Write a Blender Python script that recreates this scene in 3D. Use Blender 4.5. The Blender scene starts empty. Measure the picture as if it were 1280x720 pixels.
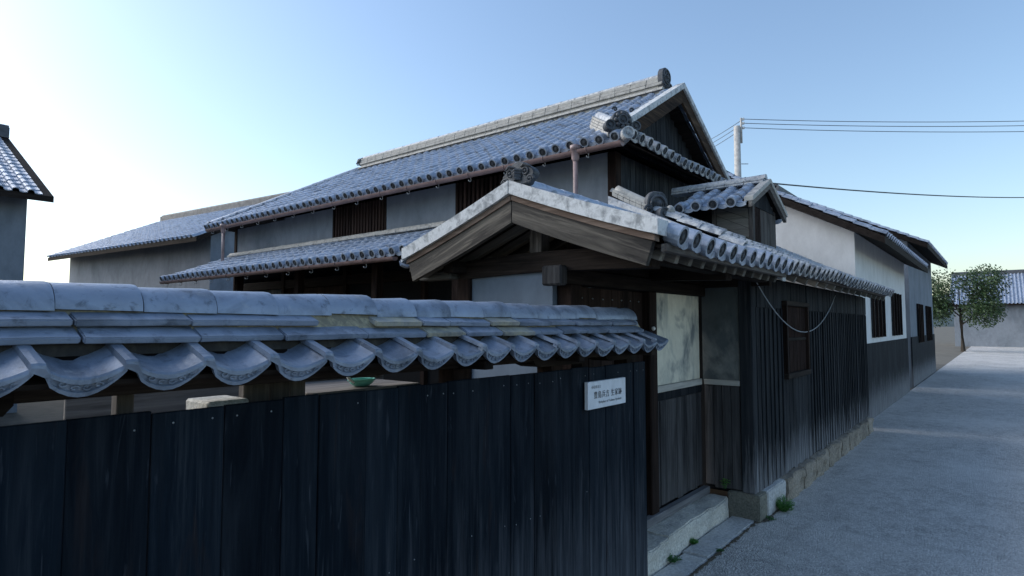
import bpy, bmesh, math, random
from mathutils import Matrix, Vector
from mathutils import noise as MNoise
random.seed(7)
S = bpy.context.scene
C = S.collection
RAD = math.radians

# ------------------------------------------------------------------ camera, sky, sun, exposure
YAW = math.atan(610 / 755.0)            # street direction (+x) lies this far right of the view
PIT = math.atan(46 / 755.0)
cam_d = bpy.data.cameras.new('camera')
cam = bpy.data.objects.new('camera', cam_d); C.objects.link(cam)
cam.location = (0, 0, 1.75)
fw = Vector((math.cos(YAW) * math.cos(PIT), math.sin(YAW) * math.cos(PIT), math.sin(PIT)))
cam.rotation_euler = fw.to_track_quat('-Z', 'Y').to_euler()
cam_d.sensor_width = 36; cam_d.lens = 36 * 755 / 1280.0
cam_d.clip_start = 0.05; cam_d.clip_end = 3000
S.camera = cam

SUN_AZ = 114.0      # degrees from the street direction towards the courtyard
SUN_EL = 30.0
world = bpy.data.worlds.new('World'); S.world = world; world.use_nodes = True
wn = world.node_tree
bg = wn.nodes['Background']
sky = wn.nodes.new('ShaderNodeTexSky'); sky.sky_type = 'NISHITA'; sky.sun_disc = False
sky.sun_elevation = RAD(SUN_EL)
sky.sun_rotation = RAD(90 - SUN_AZ)
sky.air_density = 1.2; sky.dust_density = 1.2; sky.ozone_density = 2.4
wn.links.new(sky.outputs[0], bg.inputs[0]); bg.inputs[1].default_value = 0.09
sd = bpy.data.lights.new('sun', 'SUN'); sd.energy = 1.2; sd.angle = RAD(60); sd.color = (1, .97, .94)
sun = bpy.data.objects.new('sun', sd); C.objects.link(sun)
sv = Vector((math.cos(RAD(SUN_AZ)) * math.cos(RAD(SUN_EL)), math.sin(RAD(SUN_AZ)) * math.cos(RAD(SUN_EL)), math.sin(RAD(SUN_EL))))
sun.rotation_euler = sv.to_track_quat('Z', 'Y').to_euler(); sun.location = sv * 60
S.view_settings.view_transform = 'Standard'; S.view_settings.look = 'None'
S.view_settings.gamma = 1.0; S.view_settings.exposure = 1.32
S.render.engine = 'CYCLES'
S.render.resolution_x = 1024; S.render.resolution_y = 576

# ------------------------------------------------------------------ materials
MATS = {}
def new_mat(name):
    m = bpy.data.materials.new(name); m.use_nodes = True
    nt = m.node_tree; b = nt.nodes['Principled BSDF']
    MATS[name] = m
    return m, nt, b
def node(nt, t, **kw):
    n = nt.nodes.new(t)
    for k, v in kw.items():
        if k.startswith('i_'):
            n.inputs[k[2:].replace('_', ' ')].default_value = v
        else: setattr(n, k, v)
    return n
def ramp(nt, src, stops):
    r = nt.nodes.new('ShaderNodeValToRGB'); e = r.color_ramp.elements
    while len(e) > len(stops): e.remove(e[-1])
    while len(e) < len(stops): e.new(0.5)
    for el, (p, c) in zip(e, stops):
        el.position = p; el.color = (c[0], c[1], c[2], 1) if isinstance(c, (tuple, list)) else (c, c, c, 1)
    nt.links.new(src, r.inputs[0]); return r.outputs[0]
def mix(nt, fac, a, b, mode='MIX'):
    n = nt.nodes.new('ShaderNodeMix'); n.data_type = 'RGBA'; n.blend_type = mode
    for sock, v in ((n.inputs[0], fac), (n.inputs[6], a), (n.inputs[7], b)):
        if isinstance(v, bpy.types.NodeSocket): nt.links.new(v, sock)
        elif isinstance(v, (tuple, list)): sock.default_value = (v[0], v[1], v[2], 1)
        else: sock.default_value = v
    return n.outputs[2]
def mth(nt, op, a, b=None):
    n = nt.nodes.new('ShaderNodeMath'); n.operation = op
    for i, v in enumerate((a, b)):
        if v is None: continue
        if isinstance(v, bpy.types.NodeSocket): nt.links.new(v, n.inputs[i])
        else: n.inputs[i].default_value = v
    return n.outputs[0]
ROT = [0]
def coords(nt, scale=(1, 1, 1), randomize=True):
    tc = nt.nodes.new('ShaderNodeTexCoord'); mp = nt.nodes.new('ShaderNodeMapping')
    mp.inputs['Scale'].default_value = scale
    if randomize:
        oi = nt.nodes.new('ShaderNodeObjectInfo')
        v = nt.nodes.new('ShaderNodeVectorMath'); v.operation = 'SCALE'
        v.inputs[0].default_value = (37.3, 21.7, 11.9); nt.links.new(oi.outputs['Random'], v.inputs['Scale'])
        a = nt.nodes.new('ShaderNodeVectorMath'); a.operation = 'ADD'
        nt.links.new(tc.outputs['Object'], a.inputs[0]); nt.links.new(v.outputs[0], a.inputs[1])
        src = a.outputs[0]
        if ROT[0]:
            m0 = nt.nodes.new('ShaderNodeMapping'); m0.inputs['Rotation'].default_value = (ROT[0], 0, 0)
            nt.links.new(src, m0.inputs[0]); src = m0.outputs[0]
        nt.links.new(src, mp.inputs[0])
    else: nt.links.new(tc.outputs['Object'], mp.inputs[0])
    return mp.outputs[0]
def noise(nt, vec, scale, detail=5, rough=.6, dist=0):
    n = nt.nodes.new('ShaderNodeTexNoise'); n.inputs['Scale'].default_value = scale
    n.inputs['Detail'].default_value = detail; n.inputs['Roughness'].default_value = rough
    n.inputs['Distortion'].default_value = dist
    nt.links.new(vec, n.inputs['Vector']); return n.outputs['Fac']
def bump(nt, b, h, strength=.3, dist=.01):
    n = nt.nodes.new('ShaderNodeBump'); n.inputs['Strength'].default_value = strength; n.inputs['Distance'].default_value = dist
    nt.links.new(h, n.inputs['Height']); nt.links.new(n.outputs[0], b.inputs['Normal'])

def tile_mat(name, dark, light, lichen, lich_amt, rough=.42, spec=.5):
    m, nt, b = new_mat(name)
    geo = nt.nodes.new('ShaderNodeNewGeometry'); rnd = geo.outputs['Random Per Island']
    v = coords(nt, (1, 1, 1), True)
    base = ramp(nt, rnd, [(0, dark), (.5, tuple((d + l) / 2 for d, l in zip(dark, light))), (1, light)])
    n1 = noise(nt, v, 9, 6, .65)
    base = mix(nt, mth(nt, 'MULTIPLY', ramp(nt, n1, [(.40, 0), (.72, 1)]), .55), base, tuple(x * 1.3 for x in light))
    base = mix(nt, mth(nt, 'MULTIPLY', ramp(nt, noise(nt, v, 4.5, 5, .6, .6), [(.34, 1), (.52, 0)]), .75), base, tuple(x * .62 for x in dark))
    n2 = noise(nt, v, 23, 6, .7, .4)
    blot = ramp(nt, n2, [(.30, 1), (.45, 0)])
    base = mix(nt, mth(nt, 'MULTIPLY', blot, .7), base, tuple(x * .45 for x in dark))
    n3 = noise(nt, v, 13, 8, .72, .3)
    li = ramp(nt, n3, [(.62 - lich_amt * .28, 0), (.74 - lich_amt * .2, 1)])
    base = mix(nt, mth(nt, 'MULTIPLY', li, min(1, .35 + lich_amt)), base, lichen)
    nt.links.new(base, b.inputs['Base Color'])
    nt.links.new(ramp(nt, n3, [(.3, rough - .1), (.7, rough + .3)]), b.inputs['Roughness'])
    b.inputs['Specular IOR Level'].default_value = spec
    b.inputs['Metallic'].default_value = .0 if 'pale' in name else .22
    bump(nt, b, noise(nt, v, 60, 6, .7), .35, .004)
    return m
tile_mat('cap_tile', (.105, .135, .18), (.235, .285, .37), (.40, .43, .45), .16, .36, .5)
tile_mat('cap_tile_pale', (.20, .205, .20), (.27, .28, .27), (.38, .36, .27), .7, .55, .3)
tile_mat('roof_tile', (.27, .32, .40), (.37, .43, .53), (.58, .62, .66), .30, .36, .5)
tile_mat('roof_tile_old', (.17, .19, .22), (.32, .35, .395), (.52, .53, .53), .75, .5, .4)
tile_mat('ornament_tile', (.045, .052, .062), (.075, .085, .10), (.17, .175, .17), .30, .5, .4)
tile_mat('ridge_pale', (.27, .265, .25), (.36, .355, .335), (.44, .43, .40), .7, .6, .3)

def wood_mat(name, dark, mid, light, axis, rough=.75, bleach=None, fine=1.0, spec=.06):
    m, nt, b = new_mat(name)
    sc = [38 * fine] * 3; sc['xyz'.index(axis)] = 1.6
    v = coords(nt, sc)
    g = noise(nt, v, 1.0, 7, .7, .6)
    v2 = coords(nt, (1, 1, 1)); 
    sc2 = [9] * 3; sc2['xyz'.index(axis)] = 1.1
    big = noise(nt, coords(nt, sc2), 1.0, 5, .6, .8)
    base = ramp(nt, g, [(.28, dark), (.52, mid), (.74, light)])
    oi = nt.nodes.new('ShaderNodeObjectInfo')
    base = mix(nt, 1.0, base, ramp(nt, oi.outputs['Random'], [(0, (.55, .56, .58)), (1, (1.35, 1.3, 1.25))]), 'MULTIPLY')
    base = mix(nt, ramp(nt, big, [(.42, 0), (.72, .55)]), base, light)
    base = mix(nt, ramp(nt, big, [(.28, .6), (.42, 0)]), base, dark)
    if bleach:
        # weathering that climbs from the foot of the boards
        geo = nt.nodes.new('ShaderNodeNewGeometry'); sx = nt.nodes.new('ShaderNodeSeparateXYZ')
        nt.links.new(geo.outputs['Position'], sx.inputs[0])
        z0, z1, colr, amt = bleach
        nz = noise(nt, v, .8, 5, .7)
        hgt = mth(nt, 'ADD', sx.outputs['Z'], mth(nt, 'MULTIPLY', mth(nt, 'SUBTRACT', nz, .5), 1.7))
        f = nt.nodes.new('ShaderNodeMapRange'); f.inputs[1].default_value = z1; f.inputs[2].default_value = z0
        f.inputs[3].default_value = 0; f.inputs[4].default_value = amt
        nt.links.new(hgt, f.inputs[0])
        ff = mth(nt, 'MULTIPLY', f.outputs[0], ramp(nt, g, [(.3, .25), (.6, 1)]))
        base = mix(nt, ff, base, colr)
    nt.links.new(base, b.inputs['Base Color'])
    b.inputs['Roughness'].default_value = rough; b.inputs['Specular IOR Level'].default_value = spec
    bump(nt, b, g, .5, .006)
    return m
def scratch_mat(name, axis):
    m = wood_mat(name, (.0020, .0048, .0090), (.0050, .0100, .0170), (.021, .028, .037), axis, .68, (-.05, .85, (.11, .12, .14), .8), 1.0, .05)
    nt = m.node_tree; b = nt.nodes['Principled BSDF']
    old = b.inputs['Base Color'].links[0].from_socket
    v = coords(nt, (26, 26, 2.2))
    s = ramp(nt, noise(nt, v, 1.0, 3, .5, 2.2), [(.64, 0), (.74, 1)])
    c = mix(nt, mth(nt, 'MULTIPLY', s, .6), old, (.045, .055, .07))
    v2 = coords(nt, (11, 11, 1.6))
    s2 = ramp(nt, noise(nt, v2, 1.0, 4, .6, 1.0), [(.60, 0), (.76, 1)])
    c = mix(nt, mth(nt, 'MULTIPLY', s2, .55), c, (.026, .019, .018))
    nt.links.new(c, b.inputs['Base Color'])
scratch_mat('fence_board', 'z')
wood_mat('burnt_board', (.0055, .0075, .0105), (.0135, .0175, .0225), (.046, .050, .056), 'z', .75, (.18, .62, (.24, .245, .26), 1.0))
wood_mat('gable_board', (.010, .013, .017), (.026, .031, .037), (.075, .082, .09), 'z')
wood_mat('grey_board', (.014, .015, .017), (.038, .039, .042), (.105, .106, .110), 'z', .8, (.15, .75, (.14, .135, .135), .5))
wood_mat('brown_post', (.009, .0065, .006), (.020, .0135, .012), (.046, .031, .026), 'z')
wood_mat('brown_beam_x', (.006, .0055, .0055), (.016, .013, .012), (.042, .034, .030), 'x')
wood_mat('brown_beam_y', (.006, .0055, .0055), (.016, .013, .012), (.042, .034, .030), 'y')
for nm_, an_ in (('barge_wood', 0), ('barge_wood_near', -21), ('barge_wood_far', 21)):
    ROT[0] = RAD(an_); wood_mat(nm_, (.006, .006, .006), (.026, .024, .023), (.17, .155, .13), 'y', .6, None, .8, .2)
ROT[0] = 0
wood_mat('trim_wood', (.10, .07, .055), (.20, .145, .115), (.32, .25, .205), 'y')
wood_mat('main_barge', (.012, .009, .008), (.036, .025, .019), (.13, .085, .055), 'x')
wood_mat('grey_sill', (.06, .062, .066), (.13, .135, .145), (.23, .235, .25), 'x')
wood_mat('pale_strip_x', (.46, .45, .40), (.60, .58, .52), (.70, .69, .63), 'x')
wood_mat('pale_strip_y', (.42, .41, .37), (.54, .53, .48), (.64, .63, .58), 'y')
wood_mat('weathered_x', (.06, .056, .053), (.14, .13, .122), (.26, .245, .225), 'x')
wood_mat('weathered_z', (.035, .032, .031), (.085, .079, .075), (.18, .168, .158), 'z')
wood_mat('weathered_y', (.05, .05, .046), (.12, .118, .108), (.21, .205, .19), 'y')
wood_mat('lattice', (.016, .011, .010), (.036, .024, .022), (.065, .046, .042), 'z')

def plaster(name, base, stain, amt, sc=2.2, dark=None, lo=.45, hi=.7, rough=.85):
    m, nt, b = new_mat(name)
    v = coords(nt, (1, 1, 1 if 'verge' in name else .55))
    n = noise(nt, v, sc, 7, .62, .5)
    c = mix(nt, mth(nt, 'MULTIPLY', ramp(nt, n, [(lo, 0), (hi, 1)]), amt), base, stain)
    n2 = noise(nt, v, sc * 5, 6, .7)
    c = mix(nt, .35, c, ramp(nt, n2, [(.3, (.6, .6, .6)), (.7, (1.25, 1.25, 1.25))]), 'MULTIPLY')
    if dark:
        n3 = noise(nt, coords(nt, (1, 1, .8)), sc * .9, 4, .55, .3)
        c = mix(nt, mth(nt, 'MULTIPLY', ramp(nt, n3, [(.36, 1), (.47, 0)]), .85), c, dark)
    nt.links.new(c, b.inputs['Base Color']); b.inputs['Roughness'].default_value = rough
    b.inputs['Specular IOR Level'].default_value = .2
    bump(nt, b, n2, .25, .006)
    return m
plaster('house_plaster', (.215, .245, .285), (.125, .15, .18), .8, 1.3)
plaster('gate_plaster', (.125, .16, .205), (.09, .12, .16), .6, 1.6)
plaster('stained_panel', (.66, .64, .53), (.33, .35, .32), .75, 3.2, (.13, .155, .17), .46, .6)
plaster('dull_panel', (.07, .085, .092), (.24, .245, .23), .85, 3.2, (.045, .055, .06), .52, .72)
plaster('verge_plaster', (.60, .62, .63), (.22, .235, .245), .85, 16, None, .45, .64)
plaster('far_white', (.72, .73, .73), (.6, .6, .6), .5, .8)
plaster('earth_mortar', (.20, .185, .14), (.40, .36, .24), .9, 24, None, .45, .62, .95)
plaster('shaded_mortar', (.035, .034, .033), (.09, .085, .07), .6, 24)  # mortar with the shade under the flat tiles put into its colour
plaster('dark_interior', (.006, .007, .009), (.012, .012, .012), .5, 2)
plaster('sign_face', (.62, .66, .71), (.56, .60, .65), .5, 5, rough=.5)
plaster('courtyard_earth', (.10, .085, .065), (.05, .045, .035), .8, 3)

def stone_mat(name, a, b_, c_, sc=14, bs=.6, moss=None):
    m, nt, b = new_mat(name)
    v = coords(nt)
    n = noise(nt, v, sc * .25, 6, .65); n2 = noise(nt, v, sc * 4, 5, .75); n3 = noise(nt, v, sc, 6, .65)
    c = ramp(nt, n, [(.3, a), (.5, b_), (.72, c_)])
    c = mix(nt, .75, c, ramp(nt, n2, [(.30, (.45, .45, .45)), (.5, (1, 1, 1)), (.70, (1.45, 1.45, 1.45))]), 'MULTIPLY')
    c = mix(nt, mth(nt, 'MULTIPLY', ramp(nt, n3, [(.55, 0), (.72, 1)]), .45), c, moss or a)
    nt.links.new(c, b.inputs['Base Color']); b.inputs['Roughness'].default_value = .9
    b.inputs['Specular IOR Level'].default_value = .2
    h = mth(nt, 'ADD', mth(nt, 'MULTIPLY', n2, .4), n3)
    bump(nt, b, h, bs, .02)
    return m
stone_mat('step_stone', (.37, .365, .33), (.53, .52, .475), (.67, .65, .58), 14, .65, (.21, .20, .14))
stone_mat('slab_stone', (.34, .345, .345), (.46, .465, .465), (.56, .56, .54), 10, .35, (.28, .25, .19))
stone_mat('corner_stone', (.11, .115, .10), (.17, .17, .145), (.25, .24, .20), 16, .8, (.14, .14, .10))
stone_mat('brown_stone', (.17, .15, .125), (.28, .245, .20), (.40, .355, .30), 8, .9)
def road_mat():
    m, nt, b = new_mat('road')
    v = coords(nt, randomize=False)
    vo = nt.nodes.new('ShaderNodeTexVoronoi'); vo.inputs['Scale'].default_value = 80; nt.links.new(v, vo.inputs['Vector'])
    cell = nt.nodes.new('ShaderNodeSeparateColor'); nt.links.new(vo.outputs['Color'], cell.inputs[0])
    agg = ramp(nt, cell.outputs[0], [(0, (.20, .20, .20)), (.45, (.49, .48, .465)), (.8, (.66, .645, .62)), (1, (.78, .765, .74))])
    n = noise(nt, v, 1.7, 6, .65)
    c = mix(nt, .42, agg, ramp(nt, n, [(.3, (.46, .45, .435)), (.7, (.62, .61, .59))]))
    n2 = noise(nt, v, 6, 6, .7)
    c = mix(nt, mth(nt, 'MULTIPLY', ramp(nt, n2, [(.48, 0), (.66, 1)]), .65), c, (.27, .265, .26))
    c = mix(nt, mth(nt, 'MULTIPLY', ramp(nt, noise(nt, v, .6, 5, .6, .5), [(.45, 0), (.65, 1)]), .45), c, (.72, .705, .68))
    nt.links.new(c, b.inputs['Base Color']); b.inputs['Roughness'].default_value = .9
    b.inputs['Specular IOR Level'].default_value = .2
    h = mth(nt, 'ADD', mth(nt, 'MULTIPLY', vo.outputs['Distance'], -1.0), mth(nt, 'MULTIPLY', n2, .7))
    bump(nt, b, h, .9, .018)
road_mat()
def plain(name, col, rough=.5, metal=0, var=.25, sc=6):
    m, nt, b = new_mat(name)
    n = noise(nt, coords(nt), sc, 5, .6)
    lo = tuple(c * (1 - var) for c in col); hi = tuple(min(1, c * (1 + var)) for c in col)
    nt.links.new(ramp(nt, n, [(.3, lo), (.7, hi)]), b.inputs['Base Color'])
    b.inputs['Roughness'].default_value = rough; b.inputs['Metallic'].default_value = metal
    return m
plain('gutter_plastic', (.20, .135, .128), .45)
plain('pipe_plastic', (.27, .20, .20), .45)
plain('hook_metal', (.42, .44, .46), .4, .3)
plain('nail', (.22, .25, .27), .5, .4)
plain('wire', (.05, .055, .06), .6)
plain('pale_cable', (.24, .27, .30), .5)
plain('pole_concrete', (.42, .41, .39), .85)
plain('insulator', (.7, .7, .68), .4)
plain('mint_plastic', (.16, .50, .40), .35)
plain('ink', (.035, .04, .05), .7)
plain('ink_soft', (.16, .18, .20), .7)
plain('dark_glass', (.012, .014, .018), .12)
plain('lattice_pane', (.11, .09, .08), .7)
plain('leaf', (.085, .24, .045), .5, 0, .45, 30)
plain('leaf_dark', (.05, .15, .04), .5, 0, .45, 30)
plain('tree_leaf', (.035, .07, .022), .55, 0, .5, 2)
plain('bark', (.05, .04, .03), .9)
plain('hill', (.05, .075, .085), 1.0, 0, .35, .02)
plain('ground_soil', (.12, .11, .09), 1.0, 0, .3, 1.5)

# ------------------------------------------------------------------ object helpers
W = {}
def link(o, parent=None, M=None):
    C.objects.link(o); M = M or Matrix.Identity(4)
    if parent is not None:
        o.parent = parent; o.matrix_parent_inverse = W[parent.name].inverted()
    o.matrix_basis = M; W[o.name] = M.copy()
    return o
def thing(name, label, cat, loc=(0, 0, 0), group=None):
    o = bpy.data.objects.new(name, None); o.empty_display_size = .1
    link(o, None, Matrix.Translation(loc)); tag(o, label, cat, group)
    return o
def tag(o, label=None, cat=None, group=None, kind=None):
    if label: o['label'] = label
    if cat: o['category'] = cat
    if group: o['group'] = group
    if kind: o['kind'] = kind
    return o
def mesh_obj(name, me, mat, parent=None, M=None, smooth=False):
    o = bpy.data.objects.new(name, me)
    if mat and not me.materials: me.materials.append(MATS[mat])
    elif mat and me.materials[0] != MATS[mat]:
        pass
    return link(o, parent, M)
def pydata(name, v, f, smooth=False):
    me = bpy.data.meshes.new(name); me.from_pydata([tuple(p) for p in v], [], f); me.update()
    if smooth: me.shade_smooth()
    return me
def bm_mesh(name, bm, smooth=False):
    bmesh.ops.recalc_face_normals(bm, faces=bm.faces)
    me = bpy.data.meshes.new(name); bm.to_mesh(me); bm.free()
    if smooth: me.shade_smooth()
    return me
def box_bm(bm, x0, x1, y0, y1, z0, z1):
    vs = [bm.verts.new((x, y, z)) for z in (z0, z1) for y in (y0, y1) for x in (x0, x1)]
    for q in ((0, 1, 3, 2), (4, 6, 7, 5), (0, 4, 5, 1), (2, 3, 7, 6), (0, 2, 6, 4), (1, 5, 7, 3)):
        bm.faces.new([vs[i] for i in q])
    return vs
def box(name, mat, parent, x0, x1, y0, y1, z0, z1, bev=.004, rot=None, jit=0):
    """one bevelled box, origin at its centre"""
    c = Vector(((x0 + x1) / 2, (y0 + y1) / 2, (z0 + z1) / 2))
    bm = bmesh.new(); vs = box_bm(bm, x0 - c.x, x1 - c.x, y0 - c.y, y1 - c.y, z0 - c.z, z1 - c.z)
    if jit:
        for v in vs: v.co += Vector((random.uniform(-jit, jit), random.uniform(-jit, jit), random.uniform(-jit, jit)))
    if bev: bmesh.ops.bevel(bm, geom=bm.edges[:], offset=bev, segments=1, affect='EDGES')
    me = bm_mesh(name, bm)
    M = Matrix.Translation(c)
    if rot: M = M @ rot
    return mesh_obj(name, me, mat, parent, M)
def prism(name, mat, parent, poly, axis, a0, a1, bev=0, smooth=False):
    """poly: 2-D outline in the two other axes (in x,y,z order), extruded along axis from a0 to a1"""
    bm = bmesh.new()
    def P(p, a):
        if axis == 'x': return (a, p[0], p[1])
        if axis == 'y': return (p[0], a, p[1])
        return (p[0], p[1], a)
    A = [bm.verts.new(P(p, a0)) for p in poly]; B = [bm.verts.new(P(p, a1)) for p in poly]
    n = len(poly)
    bm.faces.new(A); bm.faces.new(B[::-1])
    for i in range(n): bm.faces.new((A[i], B[i], B[(i + 1) % n], A[(i + 1) % n]))
    if bev: bmesh.ops.bevel(bm, geom=bm.edges[:], offset=bev, segments=1, affect='EDGES')
    return mesh_obj(name, bm_mesh(name, bm, smooth), mat, parent)
def tube_bm(bm, pts, r, n=8, caps=True):
    pts = [Vector(p) for p in pts]; rings = []
    for i, p in enumerate(pts):
        d = (pts[min(i + 1, len(pts) - 1)] - pts[max(i - 1, 0)]).normalized()
        a = d.cross(Vector((0, 0, 1)))
        if a.length < .05: a = d.cross(Vector((0, 1, 0)))
        a.normalize(); b = d.cross(a)
        rr = r[i] if isinstance(r, (list, tuple)) else r
        rings.append([bm.verts.new(p + (a * math.cos(t * 2 * math.pi / n) + b * math.sin(t * 2 * math.pi / n)) * rr) for t in range(n)])
    for i in range(len(rings) - 1):
        for j in range(n): bm.faces.new((rings[i][j], rings[i][(j + 1) % n], rings[i + 1][(j + 1) % n], rings[i + 1][j]))
    if caps: bm.faces.new(rings[0]); bm.faces.new(rings[-1][::-1])
def tube(name, mat, parent, pts, r, n=8, smooth=True):
    bm = bmesh.new(); tube_bm(bm, pts, r, n)
    return mesh_obj(name, bm_mesh(name, bm, smooth), mat, parent)
def copy_to(src, parent, M, name=None):
    o = src.copy()
    if name: o.name = name
    return link(o, parent, M)
def frame(o, u, v):
    u = Vector(u).normalized(); v = Vector(v).normalized(); n = u.cross(v)
    M = Matrix((( u.x, v.x, n.x, o[0]), (u.y, v.y, n.y, o[1]), (u.z, v.z, n.z, o[2]), (0, 0, 0, 1)))
    return M

# ------------------------------------------------------------------ tile shapes
def tile_profile(p, r, dip=.016, n=6):
    prof = [(r - r * math.cos(math.pi * i / n), r * math.sin(math.pi * i / n)) for i in range(n + 1)]
    m = 4
    for i in range(1, m + 1):
        t = i / m; prof.append((2 * r + (p - 2 * r + .012) * t, -dip * math.sin(math.pi * min(1, t * .95 + .02))))
    return prof
def tile_verts(p, e, r, lift=.02, lip=.02):
    prof = tile_profile(p, r); v = []; f = []; k = len(prof)
    for (y, dz) in ((-.012, lift), (e + .01, 0)):
        v += [(u, y, z + dz) for u, z in prof]
    v += [(u, -.012, z + lift - lip if z > 0.004 else z + lift - lip) for u, z in prof]
    for i in range(k - 1):
        f.append((i, i + 1, k + i + 1, k + i)); f.append((2 * k + i, 2 * k + i + 1, i + 1, i))
    # side of the pan
    f.append((k - 1, 3 * k - 1, 2 * k - 1))
    return v, f
def tile_mesh(name, p, e, r):
    v, f = tile_verts(p, e, r)
    return pydata(name, v, f)
def eave_tile_mesh(name, p, e, r, R):
    bm = bmesh.new()
    v, f = tile_verts(p, e, r)
    vv = [bm.verts.new(q) for q in v]
    for q in f: bm.faces.new([vv[i] for i in q])
    n = 14; cz = R * .42 + .006; cu = r
    def ring(rad, y): return [bm.verts.new((cu + rad * math.cos(2 * math.pi * i / n), y, cz + rad * math.sin(2 * math.pi * i / n))) for i in range(n)]
    rings = [ring(R, .035), ring(R, -.055), ring(R * .74, -.055), ring(R * .70, -.045), ring(R * .34, -.045), ring(R * .26, -.056)]
    for a, b in zip(rings, rings[1:]):
        for i in range(n): bm.faces.new((a[i], a[(i + 1) % n], b[(i + 1) % n], b[i]))
    bm.faces.new(rings[-1])
    bm.faces.ensure_lookup_table()
    for q in bm.faces[-(3 * n + 1):]: q.material_index = 1
    # hanging lip of the pan
    m = 6; top = []; bot = []; top2 = []
    for i in range(m + 1):
        t = i / m; u = 2 * r - .01 + (p - 2 * r + .02) * t
        dip = -.018 * math.sin(math.pi * t)
        top.append(bm.verts.new((u, -.03, .02 + dip))); bot.append(bm.verts.new((u, -.034, -.022 + dip * .9)))
        top2.append(bm.verts.new((u, -.012, -.022 + dip * .9)))
    for i in range(m):
        bm.faces.new((top[i], top[i + 1], bot[i + 1], bot[i])); bm.faces.new((bot[i], bot[i + 1], top2[i + 1], top2[i]))
    return bm_mesh(name, bm)
TILE_CACHE = {}
def roof_slope(parent, mat, o, u, v, ncol, nrow, p, e, r, keep=None, limit=300, eave=True, R=None, jit=.004, deck=True):
    """courses of single tiles on a plane; the largest in view stay objects, the rest are one joined part"""
    key = (round(p, 3), round(e, 3), round(r, 3), mat)
    if key not in TILE_CACHE:
        a = tile_mesh('tile', p, e, r); b_ = eave_tile_mesh('eave_tile', p, e, r, R or r * 1.12)
        a.materials.append(MATS[mat]); b_.materials.append(MATS[mat]); b_.materials.append(MATS['ornament_tile']); TILE_CACHE[key] = (a, b_)
    tm, em = TILE_CACHE[key]
    B = frame(o, u, v); lst = []
    for j in range(nrow):
        for i in range(ncol):
            c = B @ Vector(((i + .5) * p, (j + .5) * e, 0))
            if keep and not keep(c): continue
            is_e = eave and j == 0
            M = B @ Matrix.Translation((i * p + random.uniform(-jit, jit), j * e + random.uniform(-jit, jit), random.uniform(-jit, jit) * .6)) @ Matrix.Rotation(random.uniform(-.012, .012), 4, 'Z') @ Matrix.Rotation(random.uniform(-.012, .012), 4, 'X')
            M = Matrix.Translation((0, 0, .022 * MNoise.noise(c * .9) + .010 * MNoise.noise(c * 3.1))) @ M
            d = (c - cam.location).length
            lst.append((0 if is_e else 1, d, is_e, M))
    lst.sort(key=lambda q: (q[0], q[1]))
    for q in lst[:limit]:
        mesh_obj('eave_tile' if q[2] else 'tile', em if q[2] else tm, None, parent, q[3])
    rest = lst[limit:]
    if rest:
        V = []; F = []; tv, tf = tile_verts(p, e, r)
        for q in rest:
            b0 = len(V); V += [tuple(q[3] @ Vector(t)) for t in tv]; F += [tuple(i + b0 for i in g) for g in tf]
        me = pydata('tile_field', V, F); me.materials.append(MATS[mat])
        tag(mesh_obj('tile_field', me, None, parent), kind='stuff')
    return B
def round_tile_mesh(name, L, r, n=8, h=1.0, flange=.012):
    if flange == 0: return lapped_tile_mesh(name, L, r, n, h)
    """half-round ridge tile lying along +Y, with a raised collar at its -Y end"""
    V = []; F = []
    secs = [(-.006, 1.035), (.009, 1.04), (.013, 1.0), (L, .975)]
    for (y, s) in secs:
        for i in range(n + 1):
            a = math.pi * i / n
            V.append((-r * s * math.cos(a), y, r * s * h * math.sin(a)))
    k = n + 1
    for j in range(len(secs) - 1):
        for i in range(n): F.append((j * k + i, j * k + i + 1, (j + 1) * k + i + 1, (j + 1) * k + i))
    F.append(tuple(range(k - 1, -1, -1))); F.append(tuple(range((len(secs) - 1) * k, len(secs) * k)))
    return pydata(name, V, F)
def lapped_tile_mesh(name, L, r, n, h):
    V = []; F = []; k = n + 1
    secs = [(.006, .985), (0, 1.015), (.003, 1.035), (.010, 1.04), (L * .5, .995), (L, .955)]
    for (y, s) in secs:
        for i in range(k):
            a = math.pi * i / n; V.append((-r * s * math.cos(a), y, r * s * h * math.sin(a)))
    for j in range(len(secs) - 1):
        for i in range(n): F.append((j * k + i, j * k + i + 1, (j + 1) * k + i + 1, (j + 1) * k + i))
    F.append(tuple(range(k - 1, -1, -1))); F.append(tuple(range((len(secs) - 1) * k, len(secs) * k)))
    return pydata(name, V, F)
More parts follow.
